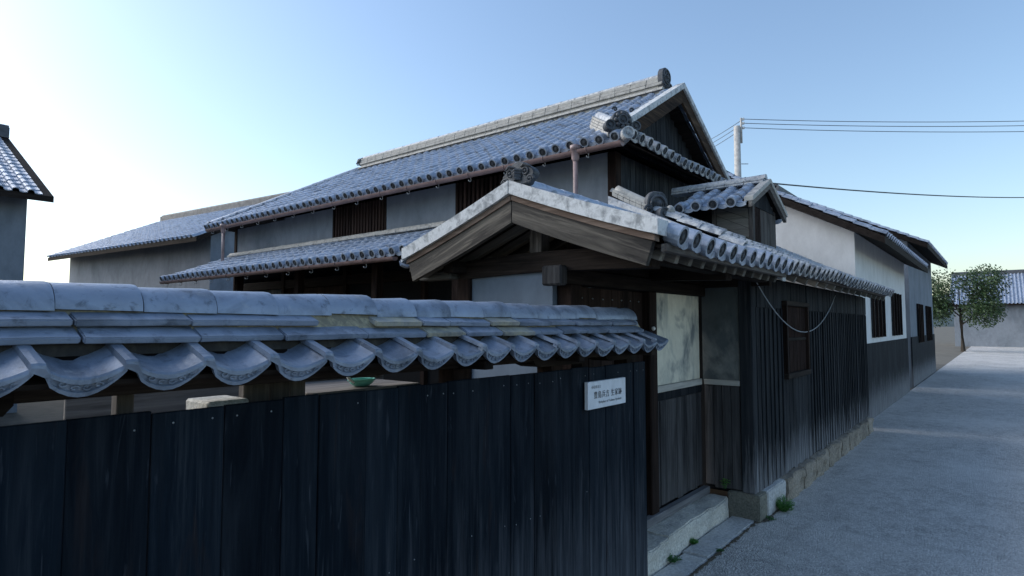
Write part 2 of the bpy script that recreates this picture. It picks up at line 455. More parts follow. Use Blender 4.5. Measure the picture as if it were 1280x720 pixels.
def ridge_line(parent, a, b, mat, r, L, layers=0, lw=.2, lh=.035, lmat=None, sag=None, cap_end=False, core=None):
    """noshi courses of flat tiles with a row of half-round tiles on top, from a to b"""
    a = Vector(a); b = Vector(b); d = b - a; n = max(1, round(d.length / L)); Ls = d.length / n
    ud = d.normalized(); side = Vector((ud.y, -ud.x, 0)).normalized()
    rm = round_tile_mesh('ridge_tile', Ls + .01, r); rm.materials.append(MATS[mat])
    up = side.cross(ud)
    fm = None
    if layers:
        bm = bmesh.new(); box_bm(bm, -lw / 2, lw / 2, .003, Ls - .003, 0, lh - .006)
        bmesh.ops.bevel(bm, geom=bm.edges[:], offset=.004, segments=1, affect='EDGES')
        fm = bm_mesh('flat_tile', bm); fm.materials.append(MATS[lmat or mat])
    for k in range(n):
        s = sag(k / max(1, n - 1)) if sag else 0
        p0 = a + ud * (Ls * k) + up * s
        for l in range(layers):
            w = 1 - .10 * l + random.uniform(-.02, .02)
            q = p0 + up * (lh * l)
            M = frame(q, side, ud) @ Matrix.Rotation(random.uniform(-.012, .012), 4, 'Z') @ Matrix.Diagonal((w, 1, 1, 1))
            mesh_obj('flat_tile', fm, None, parent, M)
        q = p0 + up * (lh * layers - .004)
        mesh_obj('ridge_tile', rm, None, parent, frame(q, side, ud) @ Matrix.Rotation(random.uniform(-.015, .015), 4, 'X'))

# ------------------------------------------------------------------ setting: ground, road, hills
def sheet(name, mat, x0, x1, y0, y1, z, kind='structure'):
    me = pydata(name, [(x0, y0, z), (x1, y0, z), (x1, y1, z), (x0, y1, z)], [(0, 1, 2, 3)])
    return tag(mesh_obj(name, me, mat), kind=kind)
sheet('ground', 'ground_soil', -600, 900, -700, 800, -.03)
sheet('courtyard', 'courtyard_earth', -4, 12, 1.95, 26, -.012)
def road():
    bm = bmesh.new(); nx, ny = 90, 20
    g = [[bm.verts.new((-6 + 70 * (i / nx) ** 1.6, -2.6 + 4.55 * j / ny, random.uniform(-.004, .004) - .004)) for j in range(ny + 1)] for i in range(nx + 1)]
    for i in range(nx):
        for j in range(ny): bm.faces.new((g[i][j], g[i + 1][j], g[i + 1][j + 1], g[i][j + 1]))
    tag(mesh_obj('road', bm_mesh('road', bm, True), 'road'), kind='structure')
road()

# ------------------------------------------------------------------ tile-capped board fence
FY = 1.86
fence = thing('board_fence', 'dark burnt-board fence with a small grey tiled roof along its top', 'fence', (1.6, FY, 0))
seams = [-.62, -.40, -.17, .07, .29, .50, .70, .903, 1.099, 1.232, 1.43, 1.588, 1.71, 1.866, 2.066, 2.296, 2.48, 2.673, 2.84, 3.01, 3.19, 3.384, 3.55, 3.709]
nail_bm = bmesh.new()
for a, b in zip(seams, seams[1:]):
    yj = random.uniform(-.007, .005); top = 1.505 + random.uniform(-.004, .004)
    rot = Matrix.Rotation(random.uniform(-.003, .003), 4, 'Y')
    box('board', 'fence_board', fence, a + .0010, b - .0010, FY + yj, FY + .016 + yj, .03, top, .0025, rot)
    for z in (1.46 + random.uniform(-.01, .01), .80 + random.uniform(-.02, .02)):
        for t in (.22, .78):
            xx = a + (b - a) * t + random.uniform(-.01, .01)
            if random.random() < (.45 if z > 1.2 else .75): continue
            bmesh.ops.create_icosphere(nail_bm, subdivisions=1, radius=.0034, matrix=Matrix.Translation((xx, FY + yj - .0005, z)) @ Matrix.Diagonal((1, .5, 1, 1)))
tag(mesh_obj('nail_heads', bm_mesh('nail_heads', nail_bm, True), 'nail', fence), kind='stuff')
for z in (.35, .85, 1.38):
    box('rail', 'brown_beam_x', fence, -.62, 3.70, FY + .022, FY + .062, z, z + .07)
for x in (.12, 2.02, 2.78, 3.64):
    box('post', 'brown_post', fence, x - .055, x + .055, FY + .065, FY + .165, 0, 1.552)
    box('arm', 'brown_beam_y', fence, x - .03, x + .03, FY - .10, FY + .36, 1.553, 1.597)
# bolsters with stepped ends carry the cap beam
for (a, b) in ((2.50, 3.06), (3.24, 3.70), (-.12, .40)):
    bm_ = [(a, 1.599), (a, 1.575), (a + .05, 1.56), (a + .06, 1.54), (a + .11, 1.525), (b - .02, 1.525), (b, 1.55), (b, 1.599)]
    prism('bolster', 'brown_beam_x', fence, bm_, 'y', FY + .052, FY + .186)
box('cap_beam', 'brown_beam_x', fence, -.64, 3.72, FY + .06, FY + .18, 1.553, 1.598)
prism('cap_board', 'brown_beam_x', fence, [(1.74, 1.600), (2.22, 1.600), (2.22, 1.612), (2.11, 1.672), (1.85, 1.672), (1.74, 1.612)], 'x', -.64, 3.69)
# mortar bed
CY_ = 1.98
prism('mortar_bed', 'earth_mortar', fence, [(1.850, 1.715), (1.872, 1.748), (1.905, 1.79), (2.055, 1.79), (2.085, 1.755), (2.115, 1.715)], 'x', -.63, 3.66)
prism('shaded_bed', 'shaded_mortar', fence, [(1.842, 1.67), (1.848, 1.714), (2.117, 1.714), (2.12, 1.67)], 'x', -.63, 3.66)  # lower mortar bed, coloured dark for the shade below the flat tiles
# eave tiles of the cap
def cap_eave_mesh(p=.187, L=.175):
    bm = bmesh.new()
    prof = []
    N = 14
    ts = [0, .015, .08, .155, .185, .21, .30, .40, .50, .60, .70, .80, .90, .96, 1.0]
    for t in ts:
        if t == 0: z = .010
        elif t < .16: z = .023 + .002 * math.sin(t * 20)
        elif t < .20: z = .012
        else:
            s = (t - .2) / .8; z = .004 * (1 - s) - .021 * math.sin(math.pi * s ** .9) + .012 * s ** 3
        prof.append((p * 1.06 * t, z))
    ys = [0.0, .006, L]; th = .018
    rows = [[bm.verts.new((u, y, z + (.0 if y > .001 else -.004))) for u, z in prof] for y in ys]
    for a, b in zip(rows, rows[1:]):
        for i in range(N): bm.faces.new((a[i], a[i + 1], b[i + 1], b[i]))
    # front lip: a crescent with a sunk panel
    def low(i):
        t = ts[i]; u, z = prof[i]
        return z - .012 - .034 * math.sin(math.pi * min(1, .02 + t * .97)) ** .75
    f0 = rows[0]
    f1 = [bm.verts.new((u, -.004, low(i))) for i, (u, z) in enumerate(prof)]
    f2 = [bm.verts.new((u, .022, low(i) + .004)) for i, (u, z) in enumerate(prof)]
    # sunk band between
    ma = []; mb = []; mc = []; md = []
    for i, (u, z) in enumerate(prof):
        zl = low(i); zt = z - .004; t = ts[i]
        inn = 1 if .26 < t < .90 else 0
        za = zt - (zt - zl) * .26; zb = zt - (zt - zl) * .76
        ma.append(bm.verts.new((u, -.003, za))); mb.append(bm.verts.new((u, -.003 + .008 * inn, za - .002)))
        mc.append(bm.verts.new((u, -.003 + .008 * inn, zb + .002))); md.append(bm.verts.new((u, -.003, zb)))
    for A, B2 in ((f0, ma), (ma, mb), (mb, mc), (mc, md), (md, f1), (f1, f2)):
        for i in range(N): bm.faces.new((A[i], B2[i], B2[i + 1], A[i + 1]))
    # relief scrolls in the panel
    for k in range(5):
        t = .34 + k * .125; i = min(range(N + 1), key=lambda q: abs(ts[q] - t)); u, z = prof[i]; zc = (z + low(i)) / 2 - .002
        c = Vector((p * 1.06 * t, .002, zc))
        pts = [c + Vector((.010 * math.cos(a) * (1 - a / 9), 0, .0075 * math.sin(a) * (1 - a / 9) * (1 if k % 2 else -1))) for a in [j * .75 for j in range(8)]]
        tube_bm(bm, pts, .0026, 5)
    # closed left and right edges
    return bm_mesh('eave_tile', bm)
ce = cap_eave_mesh(); ce.materials.append(MATS['cap_tile'])
ej = [0.995, 1.185, 1.381, 1.571, 1.766, 1.945, 2.131, 2.318, 2.49, 2.672, 2.855, 3.043, 3.222, 3.402, 3.573]
xs = [ej[0] - .19 * k for k in range(9, 0, -1)] + ej
sl = math.atan(.33)
for x in xs:
    M = Matrix.Translation((x - .045, 1.70 + random.uniform(-.005, .005), 1.640 + random.uniform(-.004, .004))) @ Matrix.Rotation(sl + random.uniform(-.02, .02), 4, 'X') @ Matrix.Rotation(random.uniform(-.025, .025), 4, 'Z') @ Matrix.Rotation(random.uniform(-.03, .03), 4, 'Y')
    mesh_obj('eave_tile', ce, None, fence, M)
    M = Matrix.Translation((x + .14, 2.26, 1.640)) @ Matrix.Rotation(math.pi, 4, 'Z') @ Matrix.Rotation(sl, 4, 'X')
    mesh_obj('eave_tile', ce, None, fence, M)
# two courses of flat tiles, the upper one missing a piece so that the earth bed shows
def flat_tile(x0, x1, yf, zb, depth, tilt, mat, back=False):
    L = x1 - x0 - .004
    bm = bmesh.new(); n = 4; vs = []
    jz = [random.uniform(-.0015, .0015) for _ in range(n + 1)]
    A = [[bm.verts.new((L * i / n, y, z + jz[i])) for i in range(n + 1)] for (y, z) in ((0, 0), (0, .019), (depth, .019), (depth, 0))]
    for a in range(4):
        for i in range(n): bm.faces.new((A[a][i], A[a][i + 1], A[(a + 1) % 4][i + 1], A[(a + 1) % 4][i]))
    bm.faces.new([A[a][0] for a in range(4)]); bm.faces.new([A[a][n] for a in range(4)])
    bmesh.ops.recalc_face_normals(bm, faces=bm.faces)
    sharp = [e for e in bm.edges if len(e.link_faces) == 2 and e.calc_face_angle() > .8]
    bmesh.ops.bevel(bm, geom=sharp, offset=.0035, segments=2, affect='EDGES')
    M = Matrix.Translation((x0 + .002, yf, zb)) @ Matrix.Rotation(tilt + random.uniform(-.03, .03), 4, 'X') @ Matrix.Rotation(random.uniform(-.008, .008), 4, 'Y') @ Matrix.Rotation(random.uniform(-.012, .012), 4, 'Z')
    if back: M = Matrix.Translation((x1 - .002, 2 * CY_ - yf, zb)) @ Matrix.Rotation(math.pi, 4, 'Z') @ Matrix.Rotation(tilt, 4, 'X')
    mesh_obj('flat_tile', bm_mesh('flat_tile', bm), mat, fence, M)
low = [-.63, -.36, -.08, .22, .51, .80, 1.07, 1.40, 1.70, 1.93, 2.17, 2.42, 2.68, 2.92, 3.15, 3.37, 3.62]
upp = [-.63, -.40, -.10, .20, .50, .79, 1.22, 1.46, 1.70, 1.86, 2.13, 2.34, 2.62, 2.86, 3.06, 3.27, 3.58]
for k, (a, b) in enumerate(zip(low, low[1:])):
    m = 'cap_tile_pale' if k in (8, 10) else 'cap_tile'
    flat_tile(a, b, 1.812 + random.uniform(-.006, .006), 1.699 + random.uniform(-.002, .002), .16, .42, m)
    flat_tile(a, b, 1.815, 1.706, .16, .42, 'cap_tile', True)
for k, (a, b) in enumerate(zip(upp, upp[1:])):
    flat_tile(a, b, 1.85, 1.752, .12, .36, 'cap_tile', True)
    if k == 6: continue                               # the missing piece
    m = 'cap_tile_pale' if k in (7, 10) else 'cap_tile'
    flat_tile(a, b, 1.848 + random.uniform(-.006, .006), 1.745 + random.uniform(-.002, .002), .12, .36, m)
rj = [1.086, 1.293, 1.5, 1.704, 1.905, 2.122, 2.33, 2.549, 2.77, 2.95, 3.14, 3.325, 3.505, 3.665]
rj = [1.086 - .207 * k for k in range(8, 0, -1)] + rj
for a, b in zip(rj, rj[1:]):
    rm = round_tile_mesh('ridge_tile', b - a - .003, .090, 12, .86, .0); rm.materials.append(MATS['cap_tile'])
    rm.shade_smooth(); rm.set_sharp_from_angle(angle=RAD(40))
    # collar at the far (+x) end
    M = Matrix.Translation((b + .004, CY_, 1.786 + random.uniform(-.004, .003))) @ Matrix.Rotation(RAD(90) + random.uniform(-.012, .012), 4, 'Z') @ Matrix.Rotation(random.uniform(-.014, .014), 4, 'X')
    mesh_obj('ridge_tile', rm, None, fence, M)
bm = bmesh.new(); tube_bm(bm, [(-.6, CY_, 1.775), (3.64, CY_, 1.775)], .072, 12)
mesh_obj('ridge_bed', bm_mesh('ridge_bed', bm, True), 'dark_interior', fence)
bm = bmesh.new(); bmesh.ops.create_uvsphere(bm, u_segments=14, v_segments=8, radius=.095, matrix=Matrix.Translation((3.64, CY_, 1.745)) @ Matrix.Diagonal((.55, 1.2, .72, 1)))
mesh_obj('end_tile', bm_mesh('end_tile', bm, True), 'cap_tile', fence)

# name plate on the fence
plate = thing('sign_plate', 'pale rectangular plate with dark Japanese lettering on the burnt-board fence', 'sign', (3.168, FY - .03, 1.346))
PX0, PX1, PZ0, PZ1, PY = 2.948, 3.388, 1.268, 1.424, FY - .030
box('plate', 'sign_face', plate, PX0, PX1, PY, FY - .007, PZ0, PZ1, .0015)
def lettering(txt, x, z, size, mat, shear=0, sx=1.0, space=1.0):
    cu = bpy.data.curves.new('lettering', 'FONT'); cu.body = txt; cu.size = size; cu.extrude = .0004
    cu.space_character = space; cu.shear = shear
    o = bpy.data.objects.new('lettering', cu)
    M = Matrix.Translation((x, PY - .0012, z)) @ Matrix.Rotation(RAD(90), 4, 'X') @ Matrix.Diagonal((sx, 1, 1, 1))
    C.objects.link(o); dg = bpy.context.evaluated_depsgraph_get()
    me = bpy.data.meshes.new_from_object(o.evaluated_get(dg)); bpy.data.objects.remove(o)
    me.materials.clear(); me.materials.append(MATS[mat])
    mesh_obj('lettering', me, None, plate, M)
lettering('豊島兵吉 生家跡', PX0 + .062, PZ0 + .062, .043, 'ink', 0, .98, 1.14)
lettering('小豆島文士', PX0 + .036, PZ0 + .118, .019, 'ink_soft', 0, 1.1, 1.05)
lettering('Birthplace of Teshima Hyokichi', PX0 + .115, PZ0 + .028, .020, 'ink_soft', 0, 1.06)

# ------------------------------------------------------------------ roof ornaments (end tiles)
def arc(cx, cz, r, a0, a1, n):
    return [(cx + r * math.cos(RAD(a0 + (a1 - a0) * i / n)), cz + r * math.sin(RAD(a0 + (a1 - a0) * i / n))) for i in range(n + 1)]
def plate_bm(bm, poly, y0, y1, bev=.004):
    tmp = bmesh.new()
    A = [tmp.verts.new((x, y0, z)) for x, z in poly]; B = [tmp.verts.new((x, y1, z)) for x, z in poly]; n = len(poly)
    tmp.faces.new(A); tmp.faces.new(B[::-1])
    for i in range(n): tmp.faces.new((A[i], B[i], B[(i + 1) % n], A[(i + 1) % n]))
    bmesh.ops.recalc_face_normals(tmp, faces=tmp.faces)
    if bev: bmesh.ops.bevel(tmp, geom=[e for e in tmp.edges], offset=bev, segments=1, affect='EDGES')
    me = bpy.data.meshes.new('t'); tmp.to_mesh(me); tmp.free(); bm.from_mesh(me); bpy.data.meshes.remove(me)
def ring_bm(bm, cx, y, cz, R, r, n=14):
    tube_bm(bm, [(cx + R * math.cos(2 * math.pi * i / n), y, cz + R * math.sin(2 * math.pi * i / n)) for i in range(n + 1)], r, 6, False)
def spiral_bm(bm, cx, y, cz, R, r, turns=1.6, dirn=1, start=0):
    n = int(14 * turns)
    tube_bm(bm, [(cx + dirn * R * (1 - .8 * i / n) * math.cos(start + 2 * math.pi * turns * i / n), y - .012 * i / n, cz + R * (1 - .8 * i / n) * math.sin(start + 2 * math.pi * turns * i / n)) for i in range(n + 1)], [r * (1 - .4 * i / n) for i in range(n + 1)], 6)
def ball_bm(bm, c, r, s=(1, 1, 1)):
    bmesh.ops.create_uvsphere(bm, u_segments=12, v_segments=8, radius=r, matrix=Matrix.Translation(c) @ Matrix.Diagonal((s[0], s[1], s[2], 1)))
def drum_bm(bm, cx, y, cz, R, L, n=16):
    def ring(rad, yy): return [bm.verts.new((cx + rad * math.cos(2 * math.pi * i / n), yy, cz + rad * math.sin(2 * math.pi * i / n))) for i in range(n)]
    rs = [ring(R, y + L), ring(R, y), ring(R * .76, y), ring(R * .70, y + .012), ring(R * .36, y + .012), ring(R * .28, y)]
    for a, b in zip(rs, rs[1:]):
        for i in range(n): bm.faces.new((a[i], a[(i + 1) % n], b[(i + 1) % n], b[i]))
    bm.faces.new(rs[-1]); bm.faces.new(rs[0][::-1])
def ornament(parent, M, style, s=1.0, mat='ornament_tile'):
    bm = bmesh.new()
    if style == 'mask':      # broad face with ringed eyes, banded nose, curls
        poly = [(-.125, .03), (-.15, .055), (-.152, .085), (-.12, .10), (-.10, .135)] + arc(0, .085, .098, 140, 40, 6) + [(.10, .135), (.135, .112), (.152, .085), (.145, .055), (.11, .035), (.09, 0), (-.09, 0)]
        plate_bm(bm, poly, -.03, .05, .008)
        for sx in (-1, 1):
            ring_bm(bm, sx * .072, -.034, .098, .026, .008); ball_bm(bm, (sx * .072, -.032, .098), .013)
            spiral_bm(bm, sx * .118, -.03, .028, .034, .012, 1.4, sx)
            tube_bm(bm, [(sx * .03, -.035, .135), (sx * .07, -.045, .148), (sx * .12, -.03, .125)], [.006, .012, .006], 6)
        for k in range(4): tube_bm(bm, [(-.042 + .004 * k, -.035, .105 - .021 * k), (0, -.064, .110 - .021 * k), (.042 - .004 * k, -.035, .105 - .021 * k)], .0115, 6)
        ball_bm(bm, (-.14, .0, .005), .022)
    elif style == 'arch':    # arched end tile with crest, disc below and side curls
        poly = [(-.115, 0), (-.105, .12), (-.085, .165), (-.05, .195), (.05, .195), (.085, .165), (.105, .12), (.115, 0)]
        plate_bm(bm, poly, -.02, .045, .008)
        pts = arc(0, .075, .078, 200, -20, 12)
        tube_bm(bm, [(x, -.028, z) for x, z in pts], .012, 6)
        for k in range(6): tube_bm(bm, [(-.05 + .02 * k, -.024, .05), (-.048 + .019 * k, -.036, .11 - .004 * abs(k - 2.5))], .007, 5)
        ball_bm(bm, (0, -.03, .085), .028)
        for sx in (-1, 1): spiral_bm(bm, sx * .105, -.03, .02, .042, .013, 1.5, sx)
        drum_bm(bm, 0, -.13, -.02, .056, .12)
        ball_bm(bm, (.16, -.03, -.03), .03)
    elif style == 'cluster':  # flower crest over a ring of drums, at a hip corner
        poly = arc(0, .10, .10, -30, 210, 12) + [(-.14, .04), (-.10, -.02), (.10, -.02), (.14, .04)]
        plate_bm(bm, poly, -.02, .06, .008)
        drum_bm(bm, 0, -.05, .10, .05, .06)
        for a in range(8): ball_bm(bm, (.062 * math.cos(a * math.pi / 4), -.03, .10 + .062 * math.sin(a * math.pi / 4)), .022)
        for sx in (-1, 1):
            drum_bm(bm, sx * .125, -.05, .045, .048, .09); spiral_bm(bm, sx * .08, -.04, .19, .024, .01, 1.2, sx)
    elif style == 'round':    # large round end tile on the main ridge
        poly = [(-.13, -.10), (-.15, .02)] + arc(0, .10, .15, 190, -10, 14) + [(.15, .02), (.13, -.10)]
        plate_bm(bm, poly, -.03, .07, .010)
        ring_bm(bm, 0, -.035, .10, .115, .016, 18); ring_bm(bm, 0, -.035, .10, .06, .012, 14)
        for a in range(6): ball_bm(bm, (.088 * math.cos(a * math.pi / 3), -.035, .10 + .088 * math.sin(a * math.pi / 3)), .02)
        ball_bm(bm, (0, -.04, .10), .032)
        for sx in (-1, 1): spiral_bm(bm, sx * .13, -.03, -.07, .05, .016, 1.5, sx)
        drum_bm(bm, 0, -.10, -.10, .062, .1)
    me = bm_mesh('end_ornament', bm); me.shade_smooth(); me.set_sharp_from_angle(angle=RAD(38))
    return mesh_obj('end_ornament', me, mat, parent, M @ Matrix.Scale(s, 4))
def facing(loc, rotz, tilt=0):   # ornament front (-Y) turned about z
    return Matrix.Translation(loc) @ Matrix.Rotation(RAD(rotz), 4, 'Z') @ Matrix.Rotation(RAD(tilt), 4, 'X')

# ------------------------------------------------------------------ roofed gate
GX0, GX1, GYR, GSL = 3.0, 5.42, 2.44, .385
gate = thing('roofed_gate', 'old timber gate with a tiled gable roof and pale plastered verge beside the fence', 'gate', (4.0, 2.3, 0))
GY = 2.25
def gz(y, top): return top - GSL * abs(y - GYR) + .035 * (abs(y - GYR) / 1.03) ** 2.4
# roof deck and tiles
groof = prism('roof_deck', 'brown_beam_x', gate, [(1.43, 2.165), (2.44, 2.553), (3.45, 2.165), (3.45, 2.185), (2.44, 2.573), (1.43, 2.185)], 'x', GX0 + .07, GX1 - .02)
sv_ = Vector((0, 1, GSL)).normalized()
roof_slope(groof, 'roof_tile', (GX0 + .10, 1.40, 2.222), (1, 0, 0), sv_, 12, 5, .2, .222, .054, R=.062)
roof_slope(groof, 'roof_tile', (GX1 - .02, 3.48, 2.222), (-1, 0, 0), Vector((0, -1, GSL)), 12, 5, .2, .222, .054, R=.062)
ridge_line(groof, (GX0 + .10, GYR, 2.632), (GX1 + .3, GYR, 2.632), 'roof_tile', .062, .24, 1, .19, .035)
ornament(groof, facing((GX0 + .03, GYR - .06, 2.645), -90), 'mask', .86)
# plaster verge following the slope (slightly curved), trim and barge boards
def gable_strip(name, mat, top0, top1, x0, x1, ya, yb, n=10, end_cut=0):
    pts_t = []; pts_b = []
    for i in range(n + 1):
        y = ya + (yb - ya) * i / n
        pts_t.append((y, gz(y, top0))); pts_b.append((y, gz(y, top1)))
    if end_cut: pts_b[-1] = (yb + (end_cut if yb < ya else -end_cut), pts_b[-1][1] + .01)
    prism(name, mat, gate, pts_t + pts_b[::-1], 'x', x0, x1, .003)
for ya, yb in ((GYR - .002, 1.405), (GYR + .002, 3.475)):
    gable_strip('verge_plaster', 'verge_plaster', 2.684, 2.595, GX0 - .02, GX0 + .115, ya, yb)
    gable_strip('trim_board', 'trim_wood', 2.593, 2.556, GX0 + .004, GX0 + .06, ya, yb + (.03 if yb < ya else -.03))
    gable_strip('barge_board', 'barge_wood_near' if yb < ya else 'barge_wood_far', 2.554, 2.41, GX0 + .014, GX0 + .05, ya, yb + (.045 if yb < ya else -.045), 10, .045)
# rafters both sides, battens, fascia
for k in range(12):
    x = GX0 + .16 + .2 * k
    for sgn in (-1, 1):
        M = frame((x, GYR + sgn * .02, 2.520), (1, 0, 0), (0, sgn, -GSL)) if sgn > 0 else frame((x, GYR + sgn * .02, 2.520), (-1, 0, 0), (0, sgn, -GSL))
        bm = bmesh.new(); box_bm(bm, -.026, .026, 0, 1.03, -.045, .012)
        if sgn < 0: pass
        bmesh.ops.bevel(bm, geom=bm.edges[:], offset=.003, segments=1, affect='EDGES')
        mesh_obj('rafter', bm_mesh('rafter', bm), 'weathered_y', gate, M)
for y in (1.415, 3.465):
    box('eave_fascia', 'weathered_x', gate, GX0 + .07, GX1, y - .02, y + .02, 2.150, 2.193)
# beams: arched tie beams, king posts, purlins, lintel with nose
def arched(name, x0, x1, y0, y1, zb, zt, rise):
    n = 12; top = []; bot = []
    for i in range(n + 1):
        t = i / n; y = y0 + (y1 - y0) * t; a = math.sin(math.pi * t) * rise
        top.append((y, zt + a)); bot.append((y, zb + a * .8))
    prism(name, 'brown_beam_y', gate, bot + top[::-1], 'x', x0, x1, .006)
arched('tie_beam', 3.26, 3.38, 1.58, 3.14, 2.085, 2.215, .025)
arched('tie_beam', 4.50, 4.62, 1.58, 3.14, 2.085, 2.215, .025)
for x in (3.32, 4.56):
    box('king_post', 'weathered_z', gate, x - .05, x + .05, GYR - .05, GYR + .05, 2.225, 2.48)
box('ridge_purlin', 'brown_beam_x', gate, GX0 + .08, GX1, GYR - .05, GYR + .05, 2.435, 2.50)
for y in (1.66, 3.12):
    box('eave_purlin', 'brown_beam_x', gate, GX0 + .12, GX1 + .2, y - .05, y + .05, 2.13, 2.215)
box('lintel', 'brown_beam_x', gate, 3.20, 5.66, GY - .06, GY + .06, 2.02, 2.125, .008)
box('lintel', 'brown_beam_x', gate, 3.52, 5.66, GY - .045, GY + .045, 2.127, 2.20, .004)
box('lintel_nose', 'grey_board', gate, 3.18, 3.26, GY - .082, GY + .075, 2.005, 2.135, .012)
for (x, y) in ((3.40, GY), (4.54, GY)):
    box('post', 'brown_post', gate, x - .065, x + .065, y - .06, y + .06, .19, 2.02, .008)
for y in (3.10,):
    box('post', 'brown_post', gate, 3.26, 3.38, y - .06, y + .06, 0, 2.10, .008)
    box('post', 'brown_post', gate, 4.50, 4.62, y - .06, y + .06, 0, 2.10, .008)
box('bracket', 'weathered_y', gate, 3.18, 3.30, 3.16, 3.50, 2.09, 2.15, .008)
# plaster side wall between the two posts
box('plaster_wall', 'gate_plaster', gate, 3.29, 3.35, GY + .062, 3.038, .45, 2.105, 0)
box('wall_base', 'grey_board', gate, 3.28, 3.36, GY + .062, 3.038, .1, .448)
# door leaves: each plank its own piece
door = box('door', 'brown_beam_x', gate, 3.47, 4.47, GY + .03, GY + .045, .26, 2.015, 0)
for k in range(6):
    box('plank', 'brown_post', door, 3.472 + k * .1663, 3.472 + (k + 1) * .1663 - .004, GY + .0, GY + .028, .265, 2.01, .003)
for k in range(7):
    bm = bmesh.new(); bmesh.ops.create_uvsphere(bm, u_segments=8, v_segments=6, radius=.006)
    mesh_obj('stud', bm_mesh('stud', bm, True), 'nail', door, Matrix.Translation((3.55 + .14 * k, GY - .004, 1.935)))
bm = bmesh.new(); bmesh.ops.create_uvsphere(bm, u_segments=10, v_segments=6, radius=.017)
mesh_obj('door_knob', bm_mesh('door_knob', bm, True), 'insulator', gate, Matrix.Translation((4.505, GY - .074, 1.72)))
# plaster panel right of the door, pale strip, boards below
PXa, PXb = 4.607, 5.60
box('stained_panel', 'stained_panel', gate, PXa, PXb, GY - .012, GY + .03, 1.245, 2.018, 0)
box('pale_strip', 'pale_strip_x', gate, PXa, PXb, GY - .035, GY + .02, 1.188, 1.243, .003)
box('dark_rail', 'burnt_board', gate, PXa, PXb, GY - .03, GY + .02, 1.12, 1.186, .003)
n = 9
for k in range(n):
    a = PXa + (PXb - PXa) * k / n; b = PXa + (PXb - PXa) * (k + 1) / n
    yj = random.uniform(-.006, .006)
    box('board', 'grey_board', gate, a + .002, b - .002, GY - .02 + yj, GY + yj, .255 + random.uniform(-.01, .01), 1.118, .004)
box('board_backing', 'dark_interior', gate, PXa, PXb, GY + .008, GY + .03, .2, 1.186, 0)
M = Matrix.Identity(4)
box('sill', 'grey_sill', gate, 3.34, 5.62, GY - .085, GY - .022, .186, .25, .006)

# ------------------------------------------------------------------ wing along the street
WX0, WX1, WY, WSL = 5.66, 11.6, 1.76, .5
wing = thing('street_wing', 'black board-clad wing along the lane with a lichened lean-to tile roof and small dormer', 'building', (7.5, 2.4, 0))
# return wall facing the gate
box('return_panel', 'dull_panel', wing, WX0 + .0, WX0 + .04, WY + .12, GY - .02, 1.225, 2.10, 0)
box('pale_strip', 'pale_strip_y', wing, WX0 - .022, WX0 + .02, WY + .122, GY - .036, 1.188, 1.236, .003)
for k in range(4):
    a = WY + .125 + (GY - .03 - WY - .125) * k / 4; b = WY + .125 + (GY - .03 - WY - .125) * (k + 1) / 4
    box('return_board', 'grey_board', wing, WX0 - .004 + random.uniform(-.004, .004), WX0 + .02, a + .002, b - .002, .245 + random.uniform(-.01, .03), 1.186, .004)
box('return_backing', 'dark_interior', wing, WX0 + .022, WX0 + .038, WY + .1, GY + .1, .22, 1.22, 0)
box('corner_post', 'burnt_board', wing, WX0 - .02, WX0 + .10, WY + .0, WY + .118, .235, 2.16, .006)
box('return_fascia', 'brown_beam_y', wing, WX0 - .01, WX0 + .05, 1.60, GY + .1, 2.102, 2.42, 0)
box('inner_wall', 'dark_interior', wing, WX0 + .06, WX0 + .12, WY + .12, 3.5, .2, 2.42, 0)
box('front_filler', 'brown_beam_x', wing, 3.5, WX0 - .012, GY + .05, GY + .075, 2.126, 2.42, 0)
# street boards, each one a piece, the upper course lapping the lower
box('wall_backing', 'dark_interior', wing, WX0 + .10, WX1, WY + .03, WY + .10, .2, 2.22, 0)
x = WX0 - .012; k = 0
while x < WX1:
    w = random.uniform(.115, .15)
    win = 6.66 < x + w and x < 7.56
    yj = random.uniform(-.004, .004)
    zt = 1.19 if win else 1.93
    box('board', 'burnt_board', wing, x + .002, x + w - .002, WY + .006 + yj, WY + .024 + yj, .225 + random.uniform(-.012, .02), zt, .003)
    if win: box('board', 'burnt_board', wing, x + .002, x + w - .002, WY + .004 + yj, WY + .020 + yj, 2.0, 2.20, .003)
    else: box('board', 'burnt_board', wing, x + .002, x + w - .002, WY - .006 + yj, WY + .008 + yj, 1.915, 2.20, .003)
    if k % 1 == 0 and not win: box('batten', 'burnt_board', wing, x + w - .013, x + w + .013, WY - .006, WY + .004, .24, 1.91, .003)
    x += w; k += 1
# lattice window in the street wall
wwin = box('window', 'lattice_pane', wing, 6.68, 7.54, WY + .024, WY + .030, 1.24, 1.95, 0)
for a, b, z0, z1 in ((6.64, 7.58, 1.95, 2.0), (6.64, 7.58, 1.19, 1.245)):
    box('frame', 'brown_beam_x', wwin, a, b, WY - .05, WY + .022, z0, z1, .005)
for xx in (6.66, 7.54): box('frame', 'brown_post', wwin, xx - .02, xx + .025, WY - .045, WY + .022, 1.247, 1.948, .004)
box('frame', 'brown_beam_x', wwin, 6.686, 7.519, WY - .02, WY + .02, 1.58, 1.61, .003)
for k in range(17):
    xx = 6.715 + k * .049
    box('slat', 'lattice', wwin, xx - .009, xx + .009, WY - .012, WY + .012, 1.612, 1.948, .002)
    box('slat', 'lattice', wwin, xx - .009, xx + .009, WY - .012, WY + .012, 1.247, 1.578, .002)
